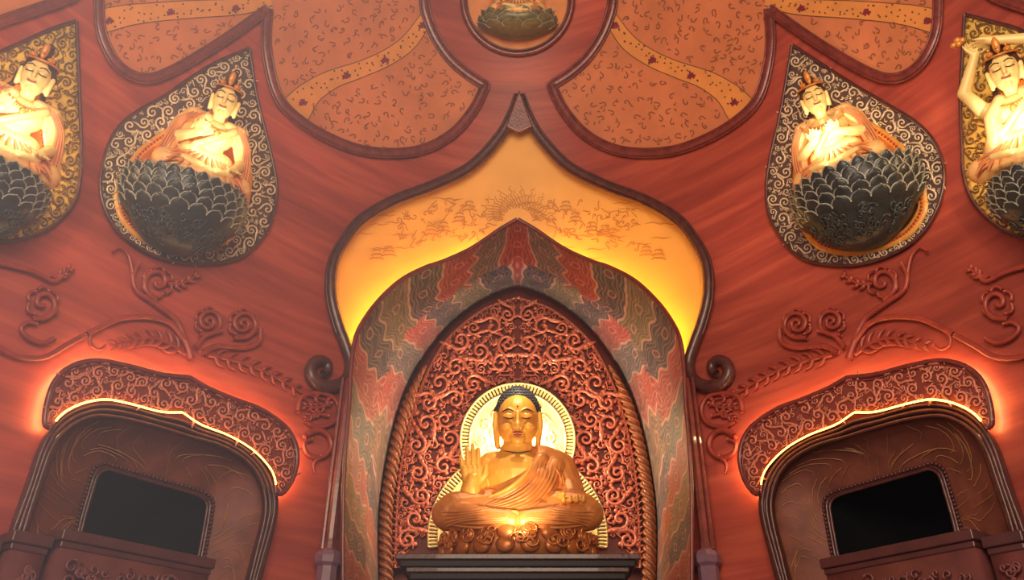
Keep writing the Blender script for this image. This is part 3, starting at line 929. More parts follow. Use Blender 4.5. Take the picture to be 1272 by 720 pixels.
for (dx, y) in ((92, 288), (108, 292), (160, 318), (175, 322), (60, 262), (72, 276)):   # little palace roofs
    for sx in (-1, 1):
        for k in range(3):
            polys.append(np.array([(643 + sx * dx - 9 + 2 * k, y - 5 * k), (643 + sx * dx - 5 + k, y - 2 - 5 * k), (643 + sx * dx + 5 - k, y - 2 - 5 * k), (643 + sx * dx + 9 - 2 * k, y - 5 * k)], float)); wd.append(1.6)
mb = MB(); strips(mb, polys, wd, wm, -.105); build_multi('painted_sky_panel', [(skm, SKY), (mb, SKYINK)], t)

# central niche: painted vault lining
t = thing('cloud_painted_vault', 'deep pointed vault of the central niche painted with red, green and navy clouds', 'niche', wm(642, 700))
rimP = wm(RIM[:, 0], RIM[:, 1], .55)
backP = pm(13.75)(BACK[:, 0], BACK[:, 1])
RIMR, BACKR = mir(RIM, 1285.5), mir(BACK, 1286)
rimPR = wm(RIMR[:, 0], RIMR[:, 1], .55); backPR = pm(13.75)(BACKR[:, 0], BACKR[:, 1])
ns = 130
front = np.vstack([rimP[::-1], rimPR[1:]]); back = np.vstack([backP[::-1], backPR[1:]])
pxl = np.vstack([RIM[::-1], RIMR[1:]])
front = resamp(np.c_[front, np.arange(len(front))], 1000); idx = front[:, 3]; front = front[:, :3]
back = np.stack([np.interp(idx, np.arange(len(back)), back[:, k]) for k in range(3)], -1)
arc = np.abs(np.interp(idx, np.arange(len(pxl)), np.r_[-np.cumsum(np.r_[0, np.linalg.norm(np.diff(RIM, axis=0), axis=1)])[::-1], np.cumsum(np.linalg.norm(np.diff(RIMR, axis=0), axis=1))]))
s = np.linspace(0, 1, ns)
G = front[None] * (1 - s[:, None, None]) + back[None] * s[:, None, None]
A_, S_ = np.meshgrid(arc, s)
sd = S_ * 3.0
row = (S_ > .50 + .07 * np.abs(np.sin(A_ * .07)) + .03 * np.sin(A_ * .19)).astype(int)
wob = .20 * np.sin(sd * 2.1 + A_ * .006 + 1.0) + .12 * np.abs(np.sin(sd * 5.2 + A_ * .02)) + .05 * np.sin(sd * 12 + np.sin(A_ * .05))
f = A_ / 47.0 + .5 + wob * np.minimum(1, A_ / 20.0) + row * 2.37
f = np.where(A_ > 260, f - (S_ * 2.0) * np.minimum(1, (A_ - 260) / 140), f)
bid = np.floor(f).astype(int); fr_ = f - bid
pal = lin([(196, 78, 84), (128, 128, 136), (192, 78, 88), (76, 84, 112), (140, 140, 120), (84, 92, 116), (208, 100, 106), (116, 122, 132), (206, 100, 96), (160, 138, 118), (94, 96, 112), (212, 116, 90), (160, 120, 104), (216, 124, 96), (112, 106, 112), (206, 150, 100)])
colr = pal[bid % len(pal)].copy() * np.array([.72, .64, .68])
pale = lin((222, 178, 160)); dark = lin((44, 36, 40))
def blend(mask, c, k=1.0):
    global colr
    m = (np.clip(mask, 0, 1) * k)[..., None]; colr = colr * (1 - m) + c * m
e = np.minimum(fr_, 1 - fr_)
blend(np.clip(1 - e / .055, 0, 1) * 1.5, pale, .85)
for lv, kk in ((.17, .6), (.30, .5), (.41, .4)):
    w_ = .05 * np.abs(np.sin(sd * 6.5 + bid * 1.7 + lv * 9))
    blend(1 - np.abs(e - lv + w_) / .026, pale * (.9), kk)
    blend(1 - np.abs(e - lv + w_ - .055) / .04, dark, kk * .8)
cellv = (sd * 1.55 + bid * .37); cv = cellv - np.floor(cellv)
rr = np.sqrt(((fr_ - .5) * 1.6) ** 2 + ((cv - .5) * 1.1) ** 2)
blend(1 - np.abs(rr - .2) / .045, pale, .8); blend(1 - rr / .14, lin((150, 52, 50)), .8)
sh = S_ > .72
blend(np.clip((S_ - .62) / .25, 0, 1), lin((92, 82, 80)), .6)  # shade of the niche depth put into the colour, greyer towards the back
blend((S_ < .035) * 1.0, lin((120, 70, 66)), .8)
mb = MB(); mb.grid(G, colr); mb.build('painted_lining', VAULT, t)
mb = MB()
for c in (RIM, RIMR): tubes(mb, [offset(c, 0)], [2.6], wm, wall_n, .56, m=8)
mb.build('rim_moulding', FRAME, t)
# extrados shell behind the rim, carrying the cove light
mb = MB()
for c, cb in ((RIM, BACK), (RIMR, BACKR)):
    P0, P1, o_ = lining_to_wall(c, cb, -.11)
    mb.grid(np.stack([P0, P0 + o_ * .03, P1 + o_ * .03], 0))
mb.build('outer_shell', FRAMED, t)
mb = MB()
for c, cb in ((RIM, BACK), (RIMR, BACKR)):
    P0, P1, o_ = lining_to_wall(c, cb, -.11)
    mb.tube((P0 * .45 + P1 * .55 + o_ * .065)[22:165], .022, o_[22:165], m=6)
mb.build('cove_light_strip', LEDG, t)
# braided inner arch
mb = MB()
Bc = np.vstack([BACK[::-1], BACKR[1:]]); c0 = np.array([643, 620.0])
Bc = c0 + (Bc - c0) * np.array([.955, .965])
Bc = resamp(Bc, step=2.0)
Pb = pm(13.6)(Bc[:, 0], Bc[:, 1])
ends = [np.nonzero((Bc[:, 1] > 452) & (np.sign(Bc[:, 0] - 643) == sg_))[0] for sg_ in (-1, 1)]
braids = [MB(), MB()]
for mb, ix in zip(braids, ends): mb.tube(Pb[ix], np.clip((Bc[ix, 1] - 440) / 60, .15, 1) * .075, plane_n(Pb[ix]), m=8)
k = np.arange(len(Bc)) * .42
d = np.gradient(Pb, axis=0); d /= np.linalg.norm(d, axis=1, keepdims=True); sdir = np.cross(d, plane_n(Pb))
for ph in (0, math.pi * 2 / 3, math.pi * 4 / 3):
    Q = Pb + sdir * (.085 * np.cos(k + ph))[:, None] + plane_n(Pb) * (.075 * np.sin(k + ph))[:, None]
    for mb, ix in zip(braids, ends): mb.tube(Pb[ix] + (Q[ix] - Pb[ix]) * np.clip((Bc[ix, 1] - 440) / 60, .1, 1)[:, None], .035 * np.clip((Bc[ix, 1] - 440) / 60, .2, 1), plane_n(Pb[ix]), m=6)
for mb in braids: mb.build('braided_border', BRAID, t)
mb = MB(); BB = np.vstack([BACK[::-1], BACKR[1:]]); BBc = c0 + (BB - c0) * 1.12
G2 = np.stack([BBc, np.broadcast_to(c0, BBc.shape)], 0); mb.grid(pm(14.15)(G2[..., 0], G2[..., 1])); mb.build('rear_wall', CARVEBACK, t)

# jamb colonettes
for sx, lab in ((-1, 'slim lacquered colonette on a plum grey base, left jamb of the central niche'), (1, 'slim lacquered colonette on a plum grey base, right jamb of the central niche')):
    x = sx * 2.385; y = D - K * x * x - .3
    ft = np.array([x, y, 0.0])
    t = thing('colonette', lab, 'column', ft, 'colonettes flanking the central niche')
    zb = float(pm(y)(643, 692)[2]); zt = float(pm(y)(643, 470)[2])
    mb = MB(); z = np.linspace(zb + .1, zt, 20); mb.tube(np.stack([np.full(20, x), np.full(20, y), z], -1), np.r_[.075, np.full(18, .062), .05], m=8)
    mb.tube(np.stack([np.full(20, x + sx * .09), np.full(20, y - .01), z], -1), .03, m=8)
    mb.build('shaft', FRAME, t, smooth=False)
    mb = MB()
    zz = np.array([0, .02, zb - .55, zb - .5, zb - .12, zb - .08, zb - .0, zb + .06, zb + .1]); rr = np.array([.16, .17, .17, .13, .13, .17, .18, .15, .08])
    mb.tube(np.stack([np.full(9, x), np.full(9, y), zz], -1), rr, m=8); mb.build('base', STONE, t, smooth=False)

# ------------------------------------------------------------------ carved backboard with halo
bR = mir(BOARD_L, 1286)
board = np.vstack([BOARD_L[::-1], bR[1:]])
t = thing('carved_backboard', 'carved red openwork backboard of leaf scrolls behind the golden statue', 'backboard', pm(13.7)(643, 700))
BP = pm(13.72)
mb = MB(); bc = np.array([643, 600.0])
bl = np.vstack([board, [(643, 720)]])
bl = resamp(np.vstack([board, [(720, 705), (643, 705), (560, 705)], board[:1]]), step=4)
fan(mb, bl, .0, c=bc, n=12, lip=None, mapper=BP); mb.build('ground', CARVEBACK, t)
ring = np.vstack([board, np.stack([643 + 111 * np.cos(np.linspace(.05, math.pi / 2 - .62, 12)), 668 - 111 * np.sin(np.linspace(.05, math.pi / 2 - .62, 12))], -1),
                  np.stack([643 + 72 * np.cos(np.linspace(-.2, math.pi + .2, 40)), 547 - 72 * np.sin(np.linspace(-.2, math.pi + .2, 40))], -1),
                  np.stack([643 - 111 * np.cos(np.linspace(math.pi / 2 - .62, .05, 12)), 668 - 111 * np.sin(np.linspace(math.pi / 2 - .62, .05, 12))], -1)])
C, R = pack(ring, [13, 11, 9.5, 8, 6.5, 5, 4, 3.2, 2.6], 6000, .95, half=643)
polys, rad = scrolls(C, R, .17, .9, 1, leaves=6, sgnfun=lambda c: 1 if (int(c[1]) // 9) % 2 else -1)
polys = polys + [mir(p, 1286) for p in polys]; rad = rad + rad
mb = MB(); tubes(mb, polys, [np.asarray(r) * 1.15 for r in rad], BP, plane_n, .12, m=6)
C2, R2 = pack(ring, [4, 3], 1500, .8, half=643)
P = BP(C2[:, 0], C2[:, 1], .10); 
for p in np.vstack([P, P * np.array([-1, 1, 1])]): mb.ball(p, (.045, .04, .045), 6, 5)
polys2, r2 = [], []
for i in range(2, len(board) - 2, 3):        # leafy fringe along the edge
    nrm = (board[i] - bc) / np.linalg.norm(board[i] - bc); tg = np.array([-nrm[1], nrm[0]]) * (1 if board[i][0] < 643 else -1)
    b0 = board[i] - nrm * 4
    polys2.append(np.array([b0, b0 + nrm * 4 + tg * 2, b0 + nrm * 7 + tg * 6])); r2.append(np.array([2.2, 1.8, .5]))
tubes(mb, polys2, r2, BP, plane_n, .10, m=5)
mb.build('leaf_pattern', CARVE, t)
mb = MB(); tubes(mb, [c0 * 0 + board], [2.0], BP, plane_n, .08, m=6); mb.build('edge_moulding', CARVE, t)
def halo_ring(cx, cy, r0, r1, a0, a1, nm, h, disc=True):
    th = np.linspace(a0, a1, 120)
    mbh = MB()
    if disc:
        o = np.stack([cx + r0 * np.cos(th), cy - r0 * np.sin(th)], -1); fan(mbh, o, h, c=(cx, cy), n=8, lip=None, mapper=BP)
    else:
        pass
    o = np.stack([cx + r0 * np.cos(th), cy - r0 * np.sin(th)], -1); tubes(mbh, [o], [1.6], BP, plane_n, h + .02, m=6)
    o = np.stack([cx + r1 * np.cos(th), cy - r1 * np.sin(th)], -1); tubes(mbh, [o], [1.5], BP, plane_n, h + .02, m=6)
    ob = mbh.build(nm, HALO, t)
    fl = MB(); n = int((a1 - a0) * r1 / 4.6)
    pl, rd = [], []
    for q in np.linspace(a0, a1, n):
        rr = np.linspace(r0, r1, 4); pl.append(np.stack([cx + rr * np.cos(q), cy - rr * np.sin(q)], -1)); rd.append(np.array([1.2, 1.7, 1.9, 1.4]))
    tubes(fl, pl, rd, BP, plane_n, h + .03, m=5); fl.build('radial_flutes', HALO, ob)
halo_ring(643, 668, 99, 111, -.1, math.pi + .1, 'body_halo', .10)
halo_ring(643, 547, 60, 71, -.6, math.pi + .6, 'head_halo', .17)
mb = MB(); C, R = pack(np.stack([643 + 56 * np.cos(a), 547 - 56 * np.sin(a)], -1), [8, 6.5, 5], 300, 1.1)
polys, rad = scrolls(C, R, .12, .6, 1); tubes(mb, polys, rad, BP, plane_n, .185, m=5, flat=.6); mb.build('halo_pattern', HALO, t)

# ------------------------------------------------------------------ altar table and lotus seat
YT = 12.0
zt = float(pm(YT)(643, 687)[2])
t = thing('altar_table', 'dark lacquered altar table with stepped edges under the golden statue', 'altar', (0, 12.7, 0))
def slab(y, y0, y1, x, mtl, name, par, deep=1.25):
    Z1 = float(pm(y)(643, y0)[2]); Z0_ = float(pm(y)(643, y1)[2])
    X = x * y / 1.03 / 1000.0
    m_ = MB(); m_.box((0, y + deep / 2, (Z1 + Z0_) / 2), (X, 0, 0), (0, deep / 2, 0), (0, 0, (Z1 - Z0_) / 2)); m_.build(name, mtl, par, smooth=False, bevel=.012)
slab(12.0, 687, 694, 153, FRAMED, 'top_edge', t)
slab(12.06, 694.5, 703, 146, TABLE, 'upper_step', t, 1.2)
slab(12.12, 703.5, 710, 138, FRAMED, 'middle_step', t, 1.1)
slab(12.18, 710.5, 719, 133, TABLE, 'lower_step', t, 1.0)
Zb = float(pm(12.18)(643, 719.5)[2])
m_ = MB(); m_.box((0, 12.7, Zb / 2), (1.5, 0, 0), (0, .45, 0), (0, 0, Zb / 2)); m_.build('body', TABLE, t, smooth=False, bevel=.01)

zseat = float(pm(12.3)(643, 652)[2])
t = thing('statue_seat', 'gilded carved lotus seat with draped front under the golden statue', 'pedestal', (0, 12.75, zt))
fr = Fr(np.array([0, 12.78, zseat - .06]), np.array([1., 0, 0]), np.array([0, -1., 0]), np.array([0, 0, 1.]), 1.0)
m_ = LMB(fr)
hs = zseat - .06 - zt - .01
zz = np.linspace(-hs, 0.0, 12); rr = np.interp(zz, [-hs, -hs * .8, -hs * .4, 0], [1.02, 1.12, 1.18, 1.1])
an = np.linspace(0, 2 * math.pi, 65)[:-1]
P = np.stack([rr[:, None] * np.cos(an), .62 * rr[:, None] * np.sin(an), np.broadcast_to(zz[:, None], (12, 64))], -1)
m_.grid(fr(P), closed=True); m_.f.append([[11 * 64 + i for i in range(64)], list(range(64))[::-1]])
seat_ = m_
for row, (zc, n, hh) in enumerate(((-.10, 22, .22), (-.27, 20, .22))):
    for i in range(n):
        q = (i + .5 * row) * 2 * math.pi / n
        if math.sin(q) < -.1: continue
        pmb = LMB(fr)
        c = (1.17 * math.cos(q), .73 * math.sin(q), zc)
        pmb.lball(c, (.15, .06, hh * .55), 12, 9, tilt=rotz(q - math.pi / 2))
        pmb.build('lotus_petal', SEATM, t)
sw = LMB(fr)
for i in range(34):
    q = math.radians(rng.uniform(8, 172)); z0 = rng.uniform(-hs * .6, -.05); r0 = rng.uniform(.06, .12); th = np.linspace(0, 1, 14); sg = random.choice((-1, 1))
    a1 = q + r0 * (1 - .9 * th) * np.cos(th * 8 * sg + i); z1 = z0 + r0 * (1 - .9 * th) * np.sin(th * 8 * sg + i)
    e = np.stack([1.25 * np.cos(a1), .8 * np.sin(a1), z1], -1); sw.tube(fr(e), .02, np.broadcast_to(np.array([0, -1., 0]), e.shape), m=5)
build_multi('seat_body', [(seat_, SEATM), (sw, SEATM)], t)

# ------------------------------------------------------------------ the golden statue
t = thing('temple_statue', 'large golden seated statue with dark curled hair and raised right hand in the central niche', 'statue', (0, 12.8, zseat))
YB = 12.85
BM = pm(YB)
S1 = YB / 1000.0 * 1.07
class PB(MB):
    def P(s, p): return BM(p[0], p[1], p[2])
    def cap_(s, a, b, ra, rb): s.capsule(s.P(a), s.P(b), ra * S1, rb * S1, 14)
    def ch(s, pts, rs):
        for i in range(len(pts) - 1): s.cap_(pts[i], pts[i + 1], rs[i], rs[i + 1])
    def el(s, p, r, seg=18, rings=12): s.ball(s.P(p), np.array(r, float) * S1, seg, rings)
b = PB()
# torso, neck
b.el((645, 612, 0), (44, 30, 32)); b.el((645, 592, .02), (50, 33, 28)); b.el((628, 590, .16), (24, 20, 16)); b.el((662, 590, .16), (24, 20, 16))
b.ch([(612, 580, 0), (678, 580, 0)], [19, 19]); b.ch([(645, 578, -.04), (643, 552, -.02)], [22, 18.5])
b.ch([(643, 569, .0), (643, 566, .0)], [24, 23])
# head
HX, HY, HD = 643, 521, .10
b.el((HX, HY - 1, HD - .02), (25, 30, 29), 24, 18); b.el((HX, HY + 9, HD + .03), (23.5, 22.5, 25), 24, 16); b.el((HX, HY + 22, HD + .21), (9.5, 6.5, 9)); b.ch([(HX - 12, HY + 18, HD + .08), (HX + 12, HY + 18, HD + .08)], [8, 8])
FD = HD + 25 * S1
b.ch([(HX, 512, FD + .035), (HX, 523, FD + .075), (HX, 528, FD + .10)], [2.2, 2.9, 4.2])
for s_ in (-1, 1):
    b.el((HX + s_ * 4, 529.5, FD + .075), (3.2, 2.4, 3.5)); b.ch([(HX + s_ * 4, 510.5, FD + .03), (HX + s_ * 11, 507.5, FD + .01), (HX + s_ * 19, 510.5, FD - .09)], [1.6, 1.9, 1.3])
    b.el((HX + s_ * 11, 516.5, FD + .0), (7.2, 4.2, 4)); b.el((HX + s_ * 13, 530, FD - .09), (8, 9, 6))
    b.ch([(HX + s_ * 26, 514, HD - .05), (HX + s_ * 27.5, 528, HD - .03), (HX + s_ * 25.5, 548, HD), (HX + s_ * 25, 555, HD)], [4.2, 4.0, 3.6, 3.0])
b.ch([(HX - 6, 536.4, FD + .05), (HX, 535.6, FD + .075), (HX + 6, 536.4, FD + .05)], [1.7, 2.1, 1.7]); b.ch([(HX - 5, 539.6, FD + .045), (HX + 5, 539.6, FD + .045)], [2.0, 2.0])
# right arm raised, palm out
b.ch([(607, 584, .02), (592, 606, .12), (583, 625, .30)], [19, 16, 14]); b.ch([(583, 625, .30), (585, 606, .42), (587, 597, .46)], [14.5, 11.5, 9.5])
for k in (-9, -3, 3, 9): b.ch([(587 + k * .8, 598, .46), (586 + k, 582, .48)], [5.2, 4.6])
for k, tip in ((-11.0, 566), (-4.5, 555), (1.8, 552), (8.0, 557)):
    b.ch([(586 + k, 582, .48), (585.5 + k * 1.08, (582 + tip) / 2, .50), (585 + k * 1.12, tip, .52)], [3.2, 2.9, 2.3])
b.ch([(597, 596, .46), (603, 588, .50), (604, 579, .53)], [4.6, 3.9, 2.9])
# left hand resting on the knee
b.ch([(690, 586, .02), (706, 606, .12), (712, 620, .38)], [17, 14, 11]); 
for k in (-9, -3, 3, 9): b.ch([(706 + k * .5, 622, .44), (712 + k, 622, .60)], [5, 4.6])
for k, ln in ((-11, .1), (-4, .14), (3, .15), (10, .12)):
    b.ch([(712 + k, 622, .60), (713 + k * 1.15, 621, .60 + ln), (713 + k * 1.2, 617, .62 + ln)], [3.3, 3.0, 2.4])
b.ch([(700, 620, .46), (696, 616, .56), (700, 613, .64)], [4.4, 3.8, 2.8])
# feet
b.ch([(610, 640, .66), (640, 641, .70)], [8, 7]); b.ch([(680, 640, .66), (650, 643, .70)], [8, 7])
body = remesh(b, .0125, 4)
bo = link('body', body.copy(), GOLD, t)
# robe
r = PB()
r.ch([(672, 574, .05), (694, 582, .03), (706, 606, .12), (711, 616, .30)], [21, 21, 18, 15])
r.el((645, 622, -.02), (49, 26, 34)); r.el((672, 604, .10), (25, 32, 25))
pth = [(672, 572, .30), (660, 590, .36), (640, 606, .40), (618, 618, .36), (600, 626, .24)]
r.ch(pth, [10, 10, 10, 9, 9])
r.ch([(690, 580, .26), (676, 604, .36), (655, 620, .42), (630, 630, .40)], [12, 12, 12, 11])
for s_ in (-1, 1):
    r.ch([(643 + s_ * 25, 632, .1), (643 + s_ * 78, 634, .42), (643 + s_ * 86, 638, .46)], [25, 21, 19]); r.ch([(643 + s_ * 86, 639, .46), (643 + s_ * 50, 645, .62), (643 + s_ * 8, 648, .66)], [18, 15, 13])
r.el((643, 646, .45), (78, 13, 24))
r.ch([(596, 628, .26), (574, 630, .36), (560, 634, .44)], [12, 14, 14])
robe = remesh(r, .0135, 4)
ro = link('robe', robe.copy(), ROBE, t)
bvB = bvh_of([body, robe])
def cast(polys, lift=.004):
    out = []
    for p in polys:
        d = rays(p[:, 0], p[:, 1]); q = []
        for v in d:
            loc, nr, _, ds = bvB.ray_cast(Vector(CO), Vector(v).normalized())
            if loc is not None and loc.y < 13.4: q.append(np.array(loc) - v * lift)
        out.append(np.array(q))
    return out
def drape(polys, rpx, name, mt, par):
    e = MB()
    for q in cast(polys):
        if len(q) > 3:
            j = np.nonzero(np.linalg.norm(np.diff(q, axis=0), axis=1) > .09)[0]
            if len(j): q = max(np.split(q, j + 1), key=len)
        if len(q) > 3:
            n = len(q); R0 = rpx * S1 * np.sin(np.linspace(.25, math.pi - .25, n)); e.tube(q, R0, np.broadcast_to(np.array([0, -1., .2]), q.shape), m=6)
    return e.build(name, mt, par)
folds = []
for i in range(7):       # shoulder to waist
    o = i * 5.2
    folds.append(spl([(668 + o * .9, 571 + o * .25), (664 + o * .7, 588 + o * .5), (650 + o * .5, 604 + o * .7), (628 + o * .3, 617 + o * .6), (604 + o * .2, 627 + o * .25)], step=2))
for i in range(2):
    folds.append(spl([(690 + 4 * i, 580 + 3 * i), (696 + 3 * i, 592), (699 + 3 * i, 603)], step=2))
for s_ in (-1, 1):
    for i in range(5):
        folds.append(spl([(643 + s_ * (30 + 4 * i), 628 + 4 * i), (643 + s_ * (62 + 3 * i), 634 + 3.5 * i), (643 + s_ * (96 - 2 * i), 636 + 4.5 * i)], step=2))
    for i in range(3):
        folds.append(spl([(643 + s_ * 84, 652 - 3 * i), (643 + s_ * 50, 655 - 5 * i), (643 + s_ * 10, 654 - 6 * i)], step=2))
drape(folds, 1.9, 'robe_folds', ROBE, ro)
folds = [spl([(662, 574), (652, 590), (632, 606), (606, 618)], step=2)]
drape(folds, 2.6, 'robe_hem', GOLD, ro)
for s_ in (-1, 1): drape([spl([(HX + s_ * 4, 511.5), (HX + s_ * 11, 507.8), (HX + s_ * 20, 511.5)], step=1.5)], 1.1, 'eyebrow', LINE, t)
for s_ in (-1, 1): drape([spl([(HX + s_ * 4.5, 518.2), (HX + s_ * 11, 519.6), (HX + s_ * 19, 517.2)], step=1.5)], 1.1, 'eyelid', LINE, t)
drape([spl([(HX - 7.5, 537.2), (HX - 2, 536.3), (HX, 536.9), (HX + 2, 536.3), (HX + 7.5, 537.2)], step=1.5), spl([(HX - 5.5, 539.6), (HX, 540.6), (HX + 5.5, 539.6)], step=1.5)], 1.7, 'lips', LIP, t)
drape([spl([(625, 559.5), (643, 562), (661, 559.5)], step=2)], 1.0, 'neck_creases', LINE, t)
h = PB()
h.el((HX, 507, HD - .06), (27.0, 16, 29), 24, 16); h.el((HX, 511, HD - .14), (27.5, 19, 25), 24, 16); h.el((HX, 493, HD - .06), (15, 10, 15), 16, 12)
for s_ in (-1, 1): h.ch([(HX + s_ * 25, 508, HD - .08), (HX + s_ * 25.5, 522, HD - .1)], [4.5, 3.5])
hm = remesh(h, .0145, 2)
ho = link('hair', hm.copy(), HAIR, t)
e = MB(); bh = bvh_of([hm])
for yy in np.arange(474, 524, 3.2):
    for xx in np.arange(613, 674, 3.4):
        x2 = xx + (1.7 if int(yy / 3.2) % 2 else 0)
        v = Vector(rays(x2, yy)).normalized(); loc, nr, _, _ = bh.ray_cast(Vector(CO), v)
        if loc is None: continue
        l2 = bvB.ray_cast(Vector(CO), v)[0]
        if l2 is not None and (l2 - Vector(CO)).length < (loc - Vector(CO)).length: continue
        e.ball(np.array(loc), 1.75 * S1, 6, 5)
e.build('hair_curls', HAIR, ho)
m_ = PB(); l0 = cast([np.array([(HX, 504.0), (HX + .1, 504.0)])])[0]
m_.ball(l0[0], 1.3 * S1, 8, 6); m_.build('forehead_mark', LIP, t)

# ------------------------------------------------------------------ side alcoves with lit canopies
def alcove(flip, label, clabel):
    T = (lambda p: mir(p, 1288)) if flip else (lambda p: np.asarray(p, float))
    O, I, Q = T(DOOR_OUT), T(DOOR_IN), T(OPEN)
    t = thing('wall_alcove', label, 'alcove', wm(*T(np.array([190., 720.])), 0), 'painted alcoves flanking the central niche')
    m_ = MB(); c = (O + I) / 2
    tubes(m_, [c], [8.5], wm, wall_n, .10, m=12, flat=1.5)
    for k in (.12, .5, .88): tubes(m_, [O * (1 - k) + I * k], [2.4], wm, wall_n, .26, m=6)
    m_.build('moulded_frame', FRAMED, t)
    m_ = MB(); s_ = np.linspace(0, 1, 24)[:, None, None]; G = I[None] * (1 - s_) + Q[None] * s_
    m_.grid(wm(G[..., 0], G[..., 1], np.broadcast_to(.06 - .5 * s_[..., 0] ** .8, G.shape[:2]))); rvm = m_
    # faint painted plumes
    polys, wd = [], []
    hs_ = []
    for i in range(4, 196, 4):
        for j in range(2):
            if rng.random() < .3: continue
            k0, k1 = .12 + .4 * j + rng.uniform(-.08, .08), .48 + .4 * j + rng.uniform(-.1, .08)
            kk = np.linspace(k0, k1, 7); ii = np.clip(i + ((9 + 9 * math.sin(i * .11)) * np.sin((kk - k0) / (k1 - k0) * 1.8)) * (1 if j else -1), 0, 199).astype(int)
            p = I[ii] * (1 - kk[:, None]) + Q[ii] * kk[:, None]
            P = wm(p[:, 0], p[:, 1], .075 - .5 * kk ** .8); hs_.append(P)
    for P in hs_:
        T1 = np.gradient(P, axis=0); T1 /= np.linalg.norm(T1, axis=1, keepdims=True); s1 = np.cross(T1, wall_n(P)) * .0045
        m_2 = np.stack([P + s1, P - s1], 0); polys.append(m_2)
    m_ = MB()
    for g in polys: m_.grid(g)
    build_multi('painted_band', [(rvm, REVEAL), (m_, RVLINE)], t)
    m_ = MB(); q2 = Q + (Q - Q.mean(0)) * .05
    for qq, rr in ((q2, 2.6), (Q, 2.0)): tubes(m_, [qq], [rr], wm, wall_n, -.40, m=6)
    bd = resamp(Q + (Q - Q.mean(0)) * .10, step=5.2); P = wm(bd[:, 0], bd[:, 1], -.36); sc = np.linalg.norm(P - CO, axis=1) / 1060
    for p, k in zip(P, sc): m_.ball(p, 2.2 * k, 6, 5)
    m_.build('bead_border', FRAMED, t)
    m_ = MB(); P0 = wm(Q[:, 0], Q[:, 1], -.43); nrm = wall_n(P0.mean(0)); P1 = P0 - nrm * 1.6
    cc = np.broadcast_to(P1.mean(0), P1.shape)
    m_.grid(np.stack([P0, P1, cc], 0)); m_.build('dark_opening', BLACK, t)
    # canopy board
    A, B = T(CAN_T), T(CAN_B)
    t2 = thing('alcove_canopy', clabel, 'canopy', mid(A, .2), 'carved canopies lit from behind over the alcoves')
    m_ = MB(); plate(m_, A, B, .30, lip=.16, n=8)
    s_ = wm(B[:, 0], B[:, 1], .30); s2 = wm(B[:, 0], B[:, 1], .16); m_.grid(np.stack([s_, s2], 0)); m_.grid(np.stack([s2, wm(A[:, 0], A[:, 1], .16)], 0))
    bdm = m_
    ring = np.vstack([A, B[::-1]])
    C, R = pack(ring, [8.5, 7.2, 6, 5, 4, 3.2, 2.6], 3000, 1.1)
    polys, rad = scrolls(C, R, .19, .9, 1, leaves=5)
    m_ = MB(); tubes(m_, polys, [np.asarray(r) * 1.0 for r in rad], wm, wall_n, .315, m=5, flat=.9); build_multi('carved_board', [(bdm, CARVEBACK), (m_, CARVEL)], t2)
    m_ = MB(); tubes(m_, [A], [3.4], wm, wall_n, .30, m=8); 
    ai = A * .9 + B * .1; tubes(m_, [ai[4:-4]], [1.3], wm, wall_n, .32, m=5)
    tubes(m_, [B], [2.0], wm, wall_n, .29, m=6); m_.build('rim', FRAME, t2)
    m_ = MB(); a2 = A * .95 + B * .05; P = wm(a2[:, 0], a2[:, 1], .09); m_.tube(P, .02, wall_n(P), m=6); m_.build('rear_light_strip', LEDR, t2)
    m_ = MB(); b2 = B[6:-6]; P = wm(b2[:, 0], b2[:, 1], .335); dn = np.gradient(P, axis=0); dn /= np.linalg.norm(dn, axis=1, keepdims=True)
    m_.tube(P, .010, wall_n(P), m=6); m_.build('lower_light_strip', LEDY, t2)
alcove(False, 'painted arched alcove with a dark opening at left, under its lit canopy', 'carved bracket-shaped canopy glowing orange over the left alcove')
alcove(True, 'painted arched alcove with a dark opening at right, under its lit canopy', 'carved bracket-shaped canopy glowing orange over the right alcove')

